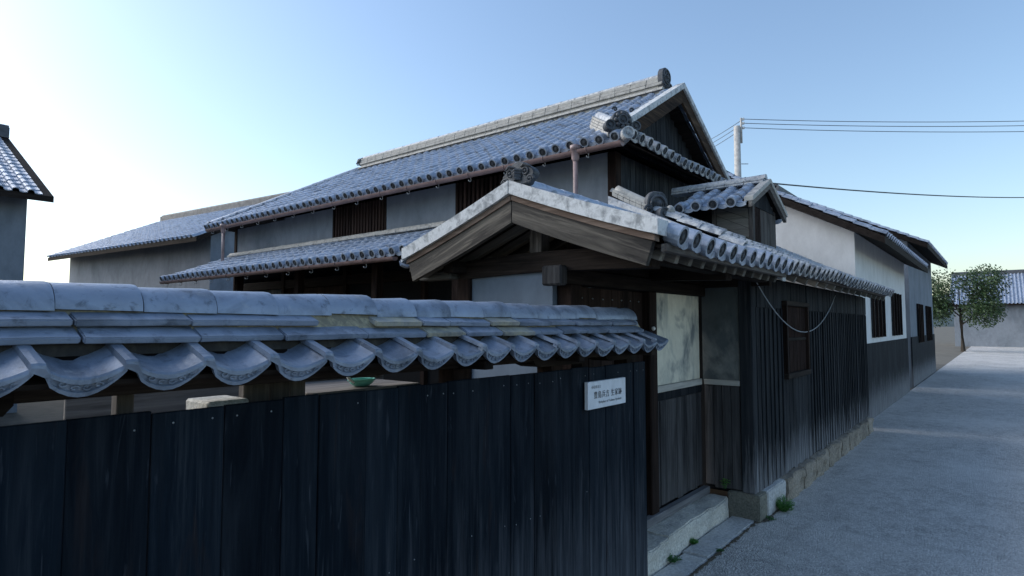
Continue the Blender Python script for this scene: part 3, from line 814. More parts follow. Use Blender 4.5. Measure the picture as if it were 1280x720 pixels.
# lean-to roof
wroof = prism('roof_deck', 'brown_beam_x', wing, [(1.48, 2.218), (3.55, 3.248), (3.55, 3.273), (1.48, 2.243)], 'x', 6.41, WX1 + .1)
prism('roof_deck', 'brown_beam_x', wing, [(1.48, 2.218), (3.10, 3.023), (3.10, 3.048), (1.48, 2.243)], 'x', GX1 + .12, 6.405)
roof_slope(wroof, 'roof_tile_old', (GX1 + .13, 1.42, 2.258), (1, 0, 0), (0, 1, WSL), 31, 11, .2, .222, .054, R=.062, keep=lambda c: c.x > 6.4 or c.y < 3.1)
box('eave_fascia', 'weathered_x', wing, GX1 + .16, WX1, 1.455, 1.495, 2.21, 2.25)
for k in range(15):
    x = GX1 + .12 + .42 * k
    bm = bmesh.new(); box_bm(bm, -.028, .028, 0, .6, -.07, -.012)
    mesh_obj('rafter', bm_mesh('rafter', bm), 'weathered_y', wing, frame((x, 1.44, 2.20), (1, 0, 0), (0, 1, WSL)))
prism('verge_course', 'roof_tile_old', wing, [(1.43, 2.12), (3.12, 2.92), (3.12, 3.085), (1.43, 2.262)], 'x', GX1 + .02, GX1 + .118, .006)
# short descending ridge with its end ornament at the edge of the lean-to
KX = 5.60
kd = [(KX, 2.70, 2.90), (KX, 3.10, 3.115)]
def kz(y): return 2.255 + WSL * (y - 1.40)
bm = bmesh.new()
for l, (w, h0, h1) in enumerate(((.22, -.03, .008), (.20, .012, .040))):
    n = 6
    for i in range(n):
        ya = 2.70 + .40 * i / n; yb = 2.70 + .40 * (i + 1) / n - .004
        ca, cb = (((ya - 2.70) / .4) ** 2) * .02, (((yb - 2.70) / .4) ** 2) * .02
        vs = []
        for y, c in ((ya, ca), (yb, cb)):
            z = kz(y) + c
            vs += [bm.verts.new((KX + sx * w / 2, y, z + h)) for sx, h in ((-1, h0), (1, h0), (1, h1), (-1, h1))]
        for q in ((0, 1, 2, 3), (7, 6, 5, 4), (0, 4, 5, 1), (1, 5, 6, 2), (2, 6, 7, 3), (3, 7, 4, 0)): bm.faces.new([vs[i2] for i2 in q])
mesh_obj('descending_ridge', bm_mesh('descending_ridge', bm), 'ridge_pale', wroof)
bm = bmesh.new()
tube_bm(bm, [(KX, 2.69 + .41 * i / 6, kz(2.69 + .41 * i / 6) + .04 + .02 * (i / 6) ** 2) for i in range(7)], .058, 10)
mesh_obj('ridge_cap', bm_mesh('ridge_cap', bm, True), 'ridge_pale', wroof)
ornament(wroof, facing((KX + .02, 2.66, 2.875), -30), 'arch', 1.12)
bm = bmesh.new(); ball_bm(bm, (KX + .03, 2.52, 2.885), .055, (1, .8, 1))
mesh_obj('ridge_boss', bm_mesh('ridge_boss', bm, True), 'ridge_pale', wroof)
# top flashing against the main house
ridge_line(wroof, (6.46, 3.50, 3.30), (WX1, 3.50, 3.30), 'ridge_pale', .05, .24, 0)
# dormer
DX0, DX1, DY = 6.95, 7.90, 2.14
def dz(y): return 2.255 + WSL * (y - 1.40) + .03
dw = prism('dormer_wall', 'dark_interior', wing, [(DY + .03, dz(DY) - .15), (3.5, dz(3.5) - .15), (3.5, 3.13), (DY + .03, 3.13)], 'x', DX0 + .03, DX1 - .03)
# open left flank: post, sloping planks near the street end
prism('dormer_rail', 'weathered_y', dw, [(DY, dz(DY)), (3.5, dz(3.5)), (3.5, dz(3.5) + .05), (DY, dz(DY) + .05)], 'x', DX0 - .03, DX0 + .028)
box('dormer_post', 'weathered_z', dw, DX0 - .015, DX0 + .028, DY + .40, DY + .45, dz(DY + .4) + .05, 3.12)
box('dormer_post', 'weathered_z', dw, DX0 - .02, DX0 + .05, DY - .02, DY + .028, dz(DY) + .02, 3.12)
for k in range(4):
    zt = lambda y, kk: min(3.115, dz(y) + .055 + .115 * kk)
    ya, yb = DY + .032, DY + .395
    if zt(ya, k + 1) - zt(ya, k) < .03: continue
    poly = [(ya, zt(ya, k)), (yb, zt(yb, k)), (yb, zt(yb, k + 1) - .004), (ya, zt(ya, k + 1) - .004)]
    if poly[2][1] - poly[1][1] < .01: poly = [(ya, zt(ya, k)), (yb, 3.118), (ya, zt(ya, k + 1) - .004)]
    prism('plank', 'weathered_y', dw, poly, 'x', DX0 - .008 - .003 * (k % 2), DX0 + .02)
for k in range(7):
    a = DX0 + .052 + (DX1 - DX0 - .06) * k / 7; b = DX0 + .052 + (DX1 - DX0 - .06) * (k + 1) / 7
    if k < 2:
        for j in range(3): box('slat', 'lattice', dw, a + .02 + j * .045, a + .042 + j * .045, DY - .004, DY + .02, dz(DY) - .04, 3.10, .002)
    else: box('plank', 'weathered_z', dw, a + .002, b - .002, DY + random.uniform(-.006, .002), DY + .024, dz(DY) - .05, 3.3 - abs((a + b) / 2 - 7.4) * .35, .003)
DR, DE0, DE1 = 7.38, 6.70, 8.06
droof = prism('dormer_roof', 'brown_beam_y', wing, [(DE0 + .03, 3.085), (DR, 3.375), (DE1 - .03, 3.085), (DE1 - .03, 3.105), (DR, 3.395), (DE0 + .03, 3.105)], 'y', DY - .03, 3.02)
DS = .46
roof_slope(droof, 'roof_tile', (DE0, 2.92, 3.085), (0, -1, 0), (1, 0, DS), 4, 4, .2, .185, .054, R=.062)
roof_slope(droof, 'roof_tile', (DE1, 2.12, 3.085), (0, 1, 0), (-1, 0, DS), 4, 4, .2, .185, .054, R=.062)
for sx, e in ((-1, DE0), (1, DE1)):
    poly = [(DR, 3.415), (e, 3.10), (e, 3.035), (DR, 3.345)]
    prism('dormer_barge', 'weathered_x', droof, poly, 'y', DY - .085, DY - .045, .004)
    poly = [(DR, 3.47), (e, 3.155), (e, 3.102), (DR, 3.417)]
    prism('dormer_verge', 'ridge_pale', droof, poly, 'y', DY - .10, DY - .0, .004)
ridge_line(droof, (DR, 2.10, 3.42), (DR, 3.25, 3.42), 'roof_tile_old', .055, .24, 2, .2, .03, 'roof_tile_old')
prism('dormer_gable', 'burnt_board', droof, [(DE0 + .25, 3.10), (DR, 3.36), (DE1 - .25, 3.10)], 'y', DY - .01, DY + .01)

# foundation and steps
for (a, b, y0, mat_) in ((5.62, 5.98, 1.715, 'corner_stone'), (5.99, 6.50, 1.70, 'step_stone')):
    pass
def stone(name, mat, label, cat, x0, x1, y0, y1, z0, z1, rough=.012, group=None, seg=6, par=None):
    bm = bmesh.new(); box_bm(bm, x0, x1, y0, y1, z0, z1)
    bmesh.ops.bevel(bm, geom=bm.edges[:], offset=.010, segments=2, affect='EDGES')
    bmesh.ops.subdivide_edges(bm, edges=[e for e in bm.edges if e.calc_length() > .12], cuts=seg, use_grid_fill=True)
    from mathutils import noise as MN
    for v in bm.verts:
        q = v.co * 6; d = MN.noise(q) * rough + MN.noise(q * 3.1) * rough * .5
        d2 = MN.noise(q + Vector((9, 4, 7))) * rough
        v.co += Vector((d2 * .6, d, d * .6 if v.co.z > (z0 + z1) / 2 else 0))
    o = mesh_obj(name, bm_mesh(name, bm, False), mat, par)
    if label: tag(o, label, cat, group)
    return o
stone('foundation_stone', 'corner_stone', None, None, 5.615, 5.83, 1.72, 2.0, -.02, .232, .010, par=wing)
stone('foundation_stone', 'slab_stone', None, None, 5.835, 6.42, 1.715, 1.95, -.02, .228, .014, par=wing)
x = 6.43
while x < 11.5:
    w = random.uniform(.5, .85)
    stone('foundation_stone', 'brown_stone', None, None, x, x + w - .012, 1.70, 1.95, -.02, .222, .03, par=wing); x += w
stone('step_stone', 'step_stone', 'long rough granite step block under the stained plaster panel', 'step', 4.305, 5.605, 1.985, 2.36, -.02, .182, .017, None, 10)
stone('step_stone', 'step_stone', 'short rough granite step block at the end of the board fence', 'step', 3.50, 4.295, 1.965, 2.36, -.02, .178, .020, None, 10)
stone('paving_slab', 'slab_stone', 'long flat stone slab lying along the foot of the step blocks', 'slab', 4.52, 5.66, 1.765, 1.975, -.03, .016, .006)
stone('paving_slab', 'slab_stone', 'flat stone slab beside the foot of the fence end', 'slab', 3.74, 4.505, 1.76, 1.955, -.03, .012, .006)
stone('paving_slab', 'slab_stone', None, None, 2.9, 3.73, 1.76, 1.84, -.03, .010, .006, par=None)
bpy.data.objects['paving_slab.002']['label'] = 'narrow stone slab under the foot of the fence boards'; bpy.data.objects['paving_slab.002']['category'] = 'slab'
# soil gathered in the joint between the slabs and the road
bm = bmesh.new(); rg = random.Random(11); prev = None
for i in range(120):
    x = 3.7 + 2.6 * i / 119; w = max(.003, rg.gauss(.013, .008)) * (1.6 if 5.5 < x < 5.9 else 1); y = 1.752 - (.05 if x > 5.66 else 0) + rg.uniform(-.004, .004)
    cur = [bm.verts.new((x, y - w, .0055)), bm.verts.new((x, y, .008 + w * .3)), bm.verts.new((x, y + w * .6, .004))]
    if prev:
        for k in range(2): bm.faces.new((prev[k], cur[k], cur[k + 1], prev[k + 1]))
    prev = cur
tag(mesh_obj('joint_soil', bm_mesh('joint_soil', bm, True), 'courtyard_earth'), kind='stuff')
bpy.data.objects['joint_soil']['label'] = 'dark soil gathered in the joint along the stone slabs'; bpy.data.objects['joint_soil']['category'] = 'soil'
# sagging cable on the street wall
pts = []
for i in range(19):
    t = i / 18; pts.append((5.62 + 3.6 * t, 1.70 + .05 * t, 2.13 - 4 * .473 * t * (1 - t) + .02 * t))
tag(tube('cable', 'pale_cable', None, pts, .0055, 6), 'pale cable hanging in a slack curve from the eave of the board wing', 'cable')

# ------------------------------------------------------------------ main house
house = thing('main_house', 'large two-storey house with long grey tile roof, lattice windows and dark board gable', 'house', (8.2, 8.0, 0))
MX, MY0, MY1, MSL = 6.4, 3.56, 12.85, .578
EX, EY0, EY1, EZ, RX = 5.97, 3.17, 13.35, 3.855, 8.25
RZ = EZ + MSL * (RX - EX)
FX = 2 * RX - EX
mroof = prism('roof_deck', 'brown_beam_y', house, [(EX + .06, EZ - .02), (RX, RZ - .055), (FX - .06, EZ - .02), (FX - .06, EZ - .045), (RX, RZ - .09), (EX + .06, EZ - .045)], 'y', 3.62, 10.95)
def keep_front(c):
    if c.y > EY1 - (c.x - EX) + .06: return False
    return c.y > (EY0 + (c.x - EX) - .06 if c.x < EX + .36 else 3.54)
roof_slope(mroof, 'roof_tile', (EX, EY1, EZ), (0, -1, 0), (1, 0, MSL), 51, 12, .2, .22, .054, keep=keep_front, R=.062)
roof_slope(mroof, 'roof_tile', (FX, 3.4, EZ), (0, 1, 0), (-1, 0, MSL), 50, 12, .2, .22, .054, keep=lambda c: c.y < EY1 - (FX - c.x) + .06 and c.y > 3.54, limit=0)
roof_slope(mroof, 'roof_tile', (FX, EY1, EZ), (-1, 0, 0), (0, -1, MSL), 23, 12, .2, .22, .054, keep=lambda c: (EY1 - c.y) < min(c.x - EX, FX - c.x) + .06, limit=0)
# deck under the hipped end
me = pydata('hip_deck', [(EX + .06, 10.95, EZ - .03), (RX, 10.95, RZ - .06), (FX - .06, 10.95, EZ - .03), (EX + .06, EY1 - .06, EZ - .03), (FX - .06, EY1 - .06, EZ - .03), (RX, EY1 - 2.28, RZ - .06)], [(0, 3, 5, 1), (3, 4, 5), (4, 2, 1, 5), (0, 2, 4, 3)])
mesh_obj('hip_deck', me, 'brown_beam_y', mroof)
# skirt roof under the gable
_v = []
for dz_ in (-.045, -.02):
    _v += [(EX + .10, EY0 + .05, EZ + dz_), (FX - .10, EY0 + .05, EZ + dz_), (FX - .68, 3.78, EZ + .305 + dz_), (EX + .68, 3.78, EZ + .305 + dz_)]
skirt = mesh_obj('skirt_roof', pydata('skirt_roof', _v, [(3, 2, 1, 0), (4, 5, 6, 7), (0, 1, 5, 4), (1, 2, 6, 5), (2, 3, 7, 6), (3, 0, 4, 7)]), 'brown_beam_x', house)
roof_slope(skirt, 'roof_tile_old', (EX, EY0, EZ), (1, 0, 0), (0, 1, .5), 22, 3, .2, .222, .054, keep=lambda c: c.x - EX > (c.y - EY0) - .06 and FX - c.x > (c.y - EY0), R=.062)
# main ridge: pale plastered courses, flat tiles, round tiles on top
rdg = prism('ridge_core', 'ridge_pale', mroof, [(RX - .13, RZ - .06), (RX - .11, RZ + .14), (RX - .085, RZ + .21), (RX + .085, RZ + .21), (RX + .11, RZ + .14), (RX + .13, RZ - .06)], 'y', 3.72, 10.85)
ridge_line(rdg, (RX, 3.72, RZ + .10), (RX, 10.88, RZ + .10), 'roof_tile_old', .07, .27, 3, .29, .048, 'ridge_pale')
ridge_line(rdg, (RX - .13, 3.72, RZ + .015), (RX - .13, 10.88, RZ + .015), 'ridge_pale', .045, .27, 0)
ornament(rdg, facing((RX, 3.74, RZ + .16), 0), 'round', .9)
ornament(rdg, facing((RX, 10.92, RZ + .10), 180), 'mask', 1.1)
# hip ridges at the far end, stub ridge at the near corner
for sx in (-1, 1):
    ridge_line(mroof, (RX + sx * 2.26, EY1 - .02, EZ + .04), (RX, EY1 - 2.28, RZ + .03), 'roof_tile', .06, .26, 1, .2, .03)
sb = []
bm = bmesh.new()
for l, (w, h0, h1) in enumerate(((.26, -.02, .032), (.24, .036, .068), (.22, .072, .104), (.2, .108, .138))):
    n = 5
    for i in range(n):
        ta, tb = .12 + .62 * i / n, .12 + .62 * (i + 1) / n - .005; vs = []
        for t in (ta, tb):
            c = Vector((EX + t, EY0 + .05 + t, EZ + MSL * t + .06 * t * t)); s_ = Vector((.7071, -.7071, 0)) * w / 2
            vs += [bm.verts.new(c + s_ * sx + Vector((0, 0, h))) for sx, h in ((-1, h0), (1, h0), (1, h1), (-1, h1))]
        for q in ((0, 1, 2, 3), (7, 6, 5, 4), (0, 4, 5, 1), (1, 5, 6, 2), (2, 6, 7, 3), (3, 7, 4, 0)): bm.faces.new([vs[k] for k in q])
mesh_obj('corner_ridge', bm_mesh('corner_ridge', bm), 'ridge_pale', mroof)
bm = bmesh.new(); tube_bm(bm, [(EX + t, EY0 + .05 + t, EZ + MSL * t + .06 * t * t + .138) for t in (.1, .3, .5, .75)], .06, 10)
mesh_obj('ridge_cap', bm_mesh('ridge_cap', bm, True), 'roof_tile_old', mroof)
ornament(mroof, facing((EX + .06, EY0 + .10, EZ + .09), -40), 'cluster', 1.22)
bm = bmesh.new(); drum_bm(bm, 0, -.16, .02, .072, .3)
mesh_obj('corner_drum', bm_mesh('corner_drum', bm), 'roof_tile_old', mroof, facing((EX + .05, EY0 + .06, EZ - .0), -45))
# verge band, barge boards, gable boards
def mz(x, top): return top - MSL * abs(x - RX)
for a, b in ((RX - .002, EX + .33), (RX + .002, FX - .02)):
    prism('verge_band', 'verge_plaster', mroof, [(a, mz(a, RZ + .095)), (b, mz(b, RZ + .095)), (b, mz(b, RZ + .005)), (a, mz(a, RZ + .005))], 'y', 3.44, 3.58, .004)
    b2 = b + .1 if b < a else b - .1
    prism('barge_board', 'main_barge', mroof, [(a, mz(a, RZ + .002)), (b2, mz(b2, RZ + .002)), (b2, mz(b2, RZ - .20)), (a, mz(a, RZ - .20))], 'y', 3.47, 3.51, .004)
gable = prism('gable_wall', 'dark_interior', house, [(EX + .5, EZ + .2), (RX, RZ - .1), (FX - .5, EZ + .2)], 'y', 3.80, 3.86)
x = EX + .55
while x < FX - .55:
    w = random.uniform(.12, .15); xm = x + w / 2
    box('board', 'gable_board', gable, x + .003, x + w - .003, 3.772 + random.uniform(-.004, .004), 3.796, EZ + .22, mz(xm, RZ - .13), .003); x += w
# side wall boards under the skirt
side = box('side_wall', 'dark_interior', house, MX + .10, 10.1, MY0 + .03, MY0 + .12, 0, 3.86, 0)
x = MX + .115
while x < 10.0:
    w = random.uniform(.125, .155)
    box('board', 'gable_board', side, x + .003, x + w - .003, MY0 + random.uniform(-.004, .004), MY0 + .026, 2.6, 3.845, .003); x += w
box('corner_post', 'brown_post', house, MX - .02, MX + .11, MY0 - .02, MY0 + .10, 0, 3.85, .006)
# front wall: plaster bays and lattice windows
for a, b in ((MY0 + .102, 4.95), (6.25, 7.84), (9.34, MY1)):
    box('plaster_wall', 'house_plaster', house, MX, MX + .12, a, b, 2.9, 3.86, 0)
for a, b in ((4.95, 6.25), (7.84, 9.34)):
    wn_ = box('lattice_window', 'dark_interior', house, MX + .06, MX + .12, a, b, 2.9, 3.86, 0)
    box('sill', 'brown_beam_y', wn_, MX - .02, MX + .058, a + .002, b - .002, 3.20, 3.26, .004)
    for yy in (a + .025, b - .025): box('frame', 'brown_post', wn_, MX - .012, MX + .058, yy - .023, yy + .023, 3.262, 3.858, .004)
    n = int((b - a - .1) / .082)
    for k in range(n):
        yy = a + .06 + (b - a - .12) * (k + .5) / n
        box('slat', 'lattice', wn_, MX - .006, MX + .03, yy - .021, yy + .021, 3.262, 3.855, .003)
    for k in range(9):
        y0_ = a + .05 + (b - a - .1) * k / 9; y1_ = a + .05 + (b - a - .1) * (k + 1) / 9
        box('panel', 'lattice', wn_, MX + .032, MX + .05, y0_ + .002, y1_ - .002, 3.262, 3.55, .002)
box('corner_post', 'brown_post', house, MX - .02, MX + .10, MY1 + .002, MY1 + .10, 0, 3.85, .006)
box('end_wall', 'house_plaster', house, MX + .102, 10.1, MY1, MY1 + .08, 0, 3.86, 0)
box('back_wall', 'house_plaster', house, 10.02, 10.1, MY0 + .13, MY1 - .002, 0, 3.86, 0)
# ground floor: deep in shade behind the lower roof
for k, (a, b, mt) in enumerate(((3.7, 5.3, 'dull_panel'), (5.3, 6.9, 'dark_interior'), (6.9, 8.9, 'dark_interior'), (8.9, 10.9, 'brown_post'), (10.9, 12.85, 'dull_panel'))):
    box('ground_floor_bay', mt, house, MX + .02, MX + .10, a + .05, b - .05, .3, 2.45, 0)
    box('post', 'brown_post', house, MX - .05, MX + .07, a - .048, a + .048, 0, 2.9, .006)
    box('post', 'brown_post', house, 5.42, 5.54, a - .06, a + .06, 0, 2.66, .006)
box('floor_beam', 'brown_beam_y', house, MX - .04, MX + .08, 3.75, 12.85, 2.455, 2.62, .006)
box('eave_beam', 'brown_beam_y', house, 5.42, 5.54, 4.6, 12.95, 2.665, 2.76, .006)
# lower roof
LX, LZ, LSL = 4.98, 2.655, .385
lroof = prism('lower_roof', 'brown_beam_y', house, [(LX + .05, LZ - .02), (MX - .002, LZ + LSL * (MX - LX) - .035), (MX - .002, LZ + LSL * (MX - LX) - .06), (LX + .05, LZ - .045)], 'y', 4.6, 12.95)
roof_slope(lroof, 'roof_tile', (LX, 12.97, LZ), (0, -1, 0), (1, 0, LSL), 42, 6, .2, .235, .054, R=.060)
ridge_line(lroof, (MX - .10, 4.6, LZ + LSL * (MX - LX) - .0), (MX - .10, 12.9, LZ + LSL * (MX - LX) - .0), 'ridge_pale', .055, .25, 1, .2, .04, 'ridge_pale')
for k in range(20):
    y = 4.75 + .42 * k
    bm = bmesh.new(); box_bm(bm, -.025, .025, .05, 1.4, -.075, -.05)
    mesh_obj('rafter', bm_mesh('rafter', bm), 'brown_beam_x', lroof, frame((LX, y, LZ), (0, -1, 0), (1, 0, LSL)))
# gutters with hooks, hoppers and downpipes
def half_gutter(par, x, z, ya, yb, r):
    V = []; F = []; n = 8
    for y in (ya, yb):
        for rr in (r, r - .006):
            for i in range(n + 1):
                a = math.pi + math.pi * i / n
                V.append((x + rr * math.cos(a), y, z + rr * math.sin(a)))
    k = n + 1
    for i in range(n):
        F += [(i, i + 1, 2 * k + i + 1, 2 * k + i), (k + i + 1, k + i, 3 * k + i, 3 * k + i + 1)]
    for (s0, s1) in ((0, k), (n, k + n)): F.append((s0, s1, s1 + 2 * k, s0 + 2 * k))
    F.append(tuple(range(k))); F.append(tuple(range(2 * k, 3 * k)))
    me = pydata('gutter', V, F, True); me.set_sharp_from_angle(angle=RAD(50))
    g = mesh_obj('gutter', me, 'gutter_plastic', par)
    y = yb - .25
    while y > ya:
        tube('gutter_hook', 'hook_metal', g, [(x + r * .2, y, z - r + .0)] + [(x - .004 + .026 * math.cos(RAD(t)), y, z - r - .028 + .028 * math.sin(RAD(t))) for t in range(80, -190, -30)], .0055, 6)
        tube('gutter_hook', 'gutter_plastic', g, [(x - r * 1.08 * math.cos(RAD(t)), y, z - r * 1.08 * math.sin(RAD(t))) for t in range(-8, 189, 28)] + [(x + .28, y, z + .10)], .006, 5)
        y -= .62
    return g
half_gutter(house, 5.915, 3.79, 3.20, 13.2, .052)
half_gutter(house, 4.925, 2.60, 5.86, 12.9, .05)
def downpipe(par, x, y, zt, zb, lean=0):
    bm = bmesh.new(); rr = [(.062, zt + .05), (.066, zt + .05), (.066, zt), (.050, zt - .005), (.048, zt - .10), (.034, zt - .135)]
    n = 10; rings = [[bm.verts.new((x + a * (1 if abs(math.cos(t * 2 * math.pi / n)) else 1) * math.cos(t * 2 * math.pi / n), y + a * math.sin(t * 2 * math.pi / n), z)) for t in range(n)] for a, z in rr]
    for A, B in zip(rings, rings[1:]):
        for i in range(n): bm.faces.new((A[i], A[(i + 1) % n], B[(i + 1) % n], B[i]))
    bm.faces.new(rings[0])
    h = mesh_obj('rain_hopper', bm_mesh('rain_hopper', bm, True), 'pipe_plastic', par)
    tube('downpipe', 'pipe_plastic', h, [(x, y, zt - .12), (x, y, (zt + zb) / 2), (x, y, zb)], .03, 10)
downpipe(house, 5.90, 3.81, 3.80, 2.4)
downpipe(house, 5.90, 12.45, 3.78, 2.98)

# ------------------------------------------------------------------ things behind the fence
shelf = thing('garden_shelf', 'weathered wooden shelf and cupboard standing behind the board fence', 'shelf', (1.5, 2.3, 0))
top = box('shelf_top', 'weathered_x', shelf, 1.40, 1.98, 2.16, 2.62, 1.445, 1.475, .004)
x = 1.165
for w in (.075, .085, .07, ): 
    box('plank', 'weathered_z', shelf, x, x + w - .003, 2.20 + random.uniform(-.004, .004), 2.215, .1, 1.575, .003); x += w
box('stile', 'weathered_z', shelf, 1.125, 1.162, 2.18, 2.22, .05, 1.60, .003)
box('back_board', 'weathered_x', shelf, .70, 2.15, 2.64, 2.66, .1, 1.57, .003)
for k in range(8):
    box('back_plank', 'weathered_z', shelf, 1.42 + .09 * k, 1.505 + .09 * k, 2.615 + random.uniform(-.004, .004), 2.637, 1.48, 1.60, .003)
box('cupboard_rail', 'weathered_x', shelf, .70, 1.123, 2.18, 2.21, 1.565, 1.60, .003)
for xx in (1.43, 1.93): box('leg', 'weathered_z', shelf, xx, xx + .05, 2.2, 2.25, 0, 1.443, .003)
box('leg', 'weathered_z', shelf, .72, .77, 2.2, 2.25, 0, 1.56, .003)
blk = box('pale_block', 'step_stone', None, .97, 1.118, 2.12, 2.30, 1.30, 1.485, .008)
tag(blk, 'pale concrete block on the cupboard behind the fence', 'block')
box('shelf_board', 'weathered_x', shelf, .72, 1.12, 2.10, 2.6, 1.27, 1.298, .003)
dish = thing('soap_dish', 'small mint green plastic dish with a handle on the wooden shelf behind the fence', 'dish', (1.70, 2.22, 1.476))
bm = bmesh.new(); n = 16
prof = [(.0, .0), (.035, .0), (.055, .012), (.064, .026), (.058, .026), (.048, .013), (.0, .008)]
rings = [[bm.verts.new((1.70 + r_ * math.cos(2 * math.pi * i / n), 2.24 + r_ * .7 * math.sin(2 * math.pi * i / n), 1.477 + z)) for i in range(n)] for r_, z in prof[1:-1]]
for A, B in zip(rings, rings[1:]):
    for i in range(n): bm.faces.new((A[i], A[(i + 1) % n], B[(i + 1) % n], B[i]))
bm.faces.new(rings[0][::-1]); bm.faces.new(rings[-1])
mesh_obj('bowl', bm_mesh('bowl', bm, True), 'mint_plastic', dish)
tube('rim', 'mint_plastic', dish, [(1.70 + .064 * math.cos(t * math.pi / 8), 2.24 + .045 * math.sin(t * math.pi / 8), 1.505) for t in range(17)], .005, 6)
tube('handle', 'insulator', dish, [(1.645, 2.225, 1.497), (1.615, 2.215, 1.512), (1.597, 2.21, 1.532)], .006, 6)
tube('handle', 'mint_plastic', dish, [(1.65, 2.235, 1.497), (1.635, 2.23, 1.510), (1.615, 2.23, 1.528)], .005, 6)

# ------------------------------------------------------------------ weeds
def weed(name, label, loc, r, h, n, mat='leaf', lean=(0, 0), size=.02, round_leaf=False):
    bm = bmesh.new(); rg = random.Random(sum(ord(c) for c in label))
    root = thing(name, label, 'weed', loc)
    sbm = bmesh.new()
    for k in range(n):
        a = rg.uniform(0, 6.283); q = r * math.sqrt(rg.random()); hh = h * rg.uniform(.35, 1) * (1 - .45 * q / max(r, .001))
        tip = Vector((loc[0] + q * math.cos(a) + lean[0] * hh, loc[1] + q * math.sin(a) + lean[1] * hh, loc[2] + hh))
        base = Vector((loc[0] + q * .25 * math.cos(a), loc[1] + q * .25 * math.sin(a), loc[2] - .004))
        mid = (tip + base) / 2 + Vector((0, 0, hh * .15))
        tube_bm(sbm, [base, mid, tip], .0012, 3)
        m = 3 if round_leaf else 6
        for j in range(m):
            t = 1 if round_leaf else .35 + .65 * (j + 1) / m
            p = base.lerp(tip, t); b = rg.uniform(0, 6.283) if not round_leaf else a + j * 2.1
            d = Vector((math.cos(b), math.sin(b), rg.uniform(-.1, .5))).normalized(); s_ = d.cross(Vector((0, 0, 1))).normalized()
            L = size * rg.uniform(.7, 1.3); wd = L * (.55 if round_leaf else .32)
            u_ = d.cross(s_) * -.15 * L
            vs = [bm.verts.new(p), bm.verts.new(p + d * L * .5 + s_ * wd + u_), bm.verts.new(p + d * L), bm.verts.new(p + d * L * .5 - s_ * wd + u_)]
            bm.faces.new(vs)
    tag(mesh_obj('leaves', bm_mesh('leaves', bm), mat, root), kind='stuff')
    mesh_obj('stems', bm_mesh('stems', sbm), 'leaf_dark', root)
weed('weed', 'feathery green weed clump at the foot of the board wing stones', (6.12, 1.66, 0), .10, .17, 110, 'leaf', (0, -.1), .022)
weed('weed', 'small clover sprig growing from the boards above the corner stone', (5.628, 2.03, .25), .035, .12, 9, 'leaf', (-.1, 0), .03, True)
weed('weed', 'bright green tuft in the joint under the long step block', (4.72, 1.965, .016), .04, .055, 40, 'leaf', (0, -.2), .016)
weed('weed', 'flat green tuft where the two step blocks meet', (4.28, 1.95, .02), .07, .04, 40, 'leaf_dark', (0, -.2), .018)
weed('weed', 'tiny dark tuft at the slab edge by the road', (4.72, 1.755, 0), .035, .03, 22, 'leaf_dark', (0, 0), .014)
weed('weed', 'dark low tuft beside the corner stone on the road', (5.78, 1.70, 0), .06, .03, 30, 'leaf_dark', (0, 0), .016)

# ------------------------------------------------------------------ utility pole and wires
pole = thing('utility_pole', 'pale concrete utility pole with stacked insulators behind the house', 'pole', (28.45, 9.34, 0))
tube('shaft', 'pole_concrete', pole, [(28.45, 9.34, -.03), (28.45, 9.34, 11.1)], [.19, .145], 12)
tube('bracket', 'pole_concrete', pole, [(28.58, 9.18, 10.3), (28.58, 9.18, 11.5)], .05, 8)
IN = []
for z in (11.45, 11.25, 11.03):
    p = Vector((28.64, 9.10, z)); IN.append(p)
    tube('insulator', 'insulator', pole, [p + Vector((0, 0, -.05)), p + Vector((0, 0, .05))], .06, 8)
tube('step_bolt', 'hook_metal', pole, [(28.55, 9.2, 9.3), (28.75, 8.95, 9.3)], .02, 6)
def wire(label, a, b, sag, r=.012, n=16):
    a = Vector(a); b = Vector(b)
    pts = [a.lerp(b, i / n) - Vector((0, 0, 4 * sag * (i / n) * (1 - i / n))) for i in range(n + 1)]
    tag(tube('wire', 'wire', None, pts, r, 5), label, 'wire', 'power lines on the utility pole' if 'power' in label else None)
for k, (p, z) in enumerate(zip(IN, (11.41, 11.21, 10.94))):
    wire(('topmost', 'middle', 'lowest')[k] + ' of three thin power lines running from the utility pole over the lane', p, (38.4 + .1 * k, -2.97, z), .12, .016)
    wire(('topmost', 'middle', 'lowest')[k] + ' of three thin power lines leaving the utility pole behind the gable', p, (57.3, 24.5, 21.2 - .0 * k - 11.2 + 9.3 - .5 * k), .3, .016)
wire('dark service cable running from the dormer over the lane', (7.6, 2.33, 3.52), (19.14, -1.41, 4.76), .10, .010)
pole2 = thing('utility_pole', 'grey concrete utility pole far down the lane', 'pole', (38.4, -3.0, 0))
tube('shaft', 'pole_concrete', pole2, [(38.4, -3.0, -.03), (38.4, -3.0, 11.6)], [.2, .15], 12)
pole3 = thing('utility_pole', 'grey utility pole across the lane carrying the service cable', 'pole', (19.14, -1.5, 0))
tube('shaft', 'pole_concrete', pole3, [(19.14, -1.5, -.03), (19.14, -1.5, 7.0)], [.16, .12], 12)

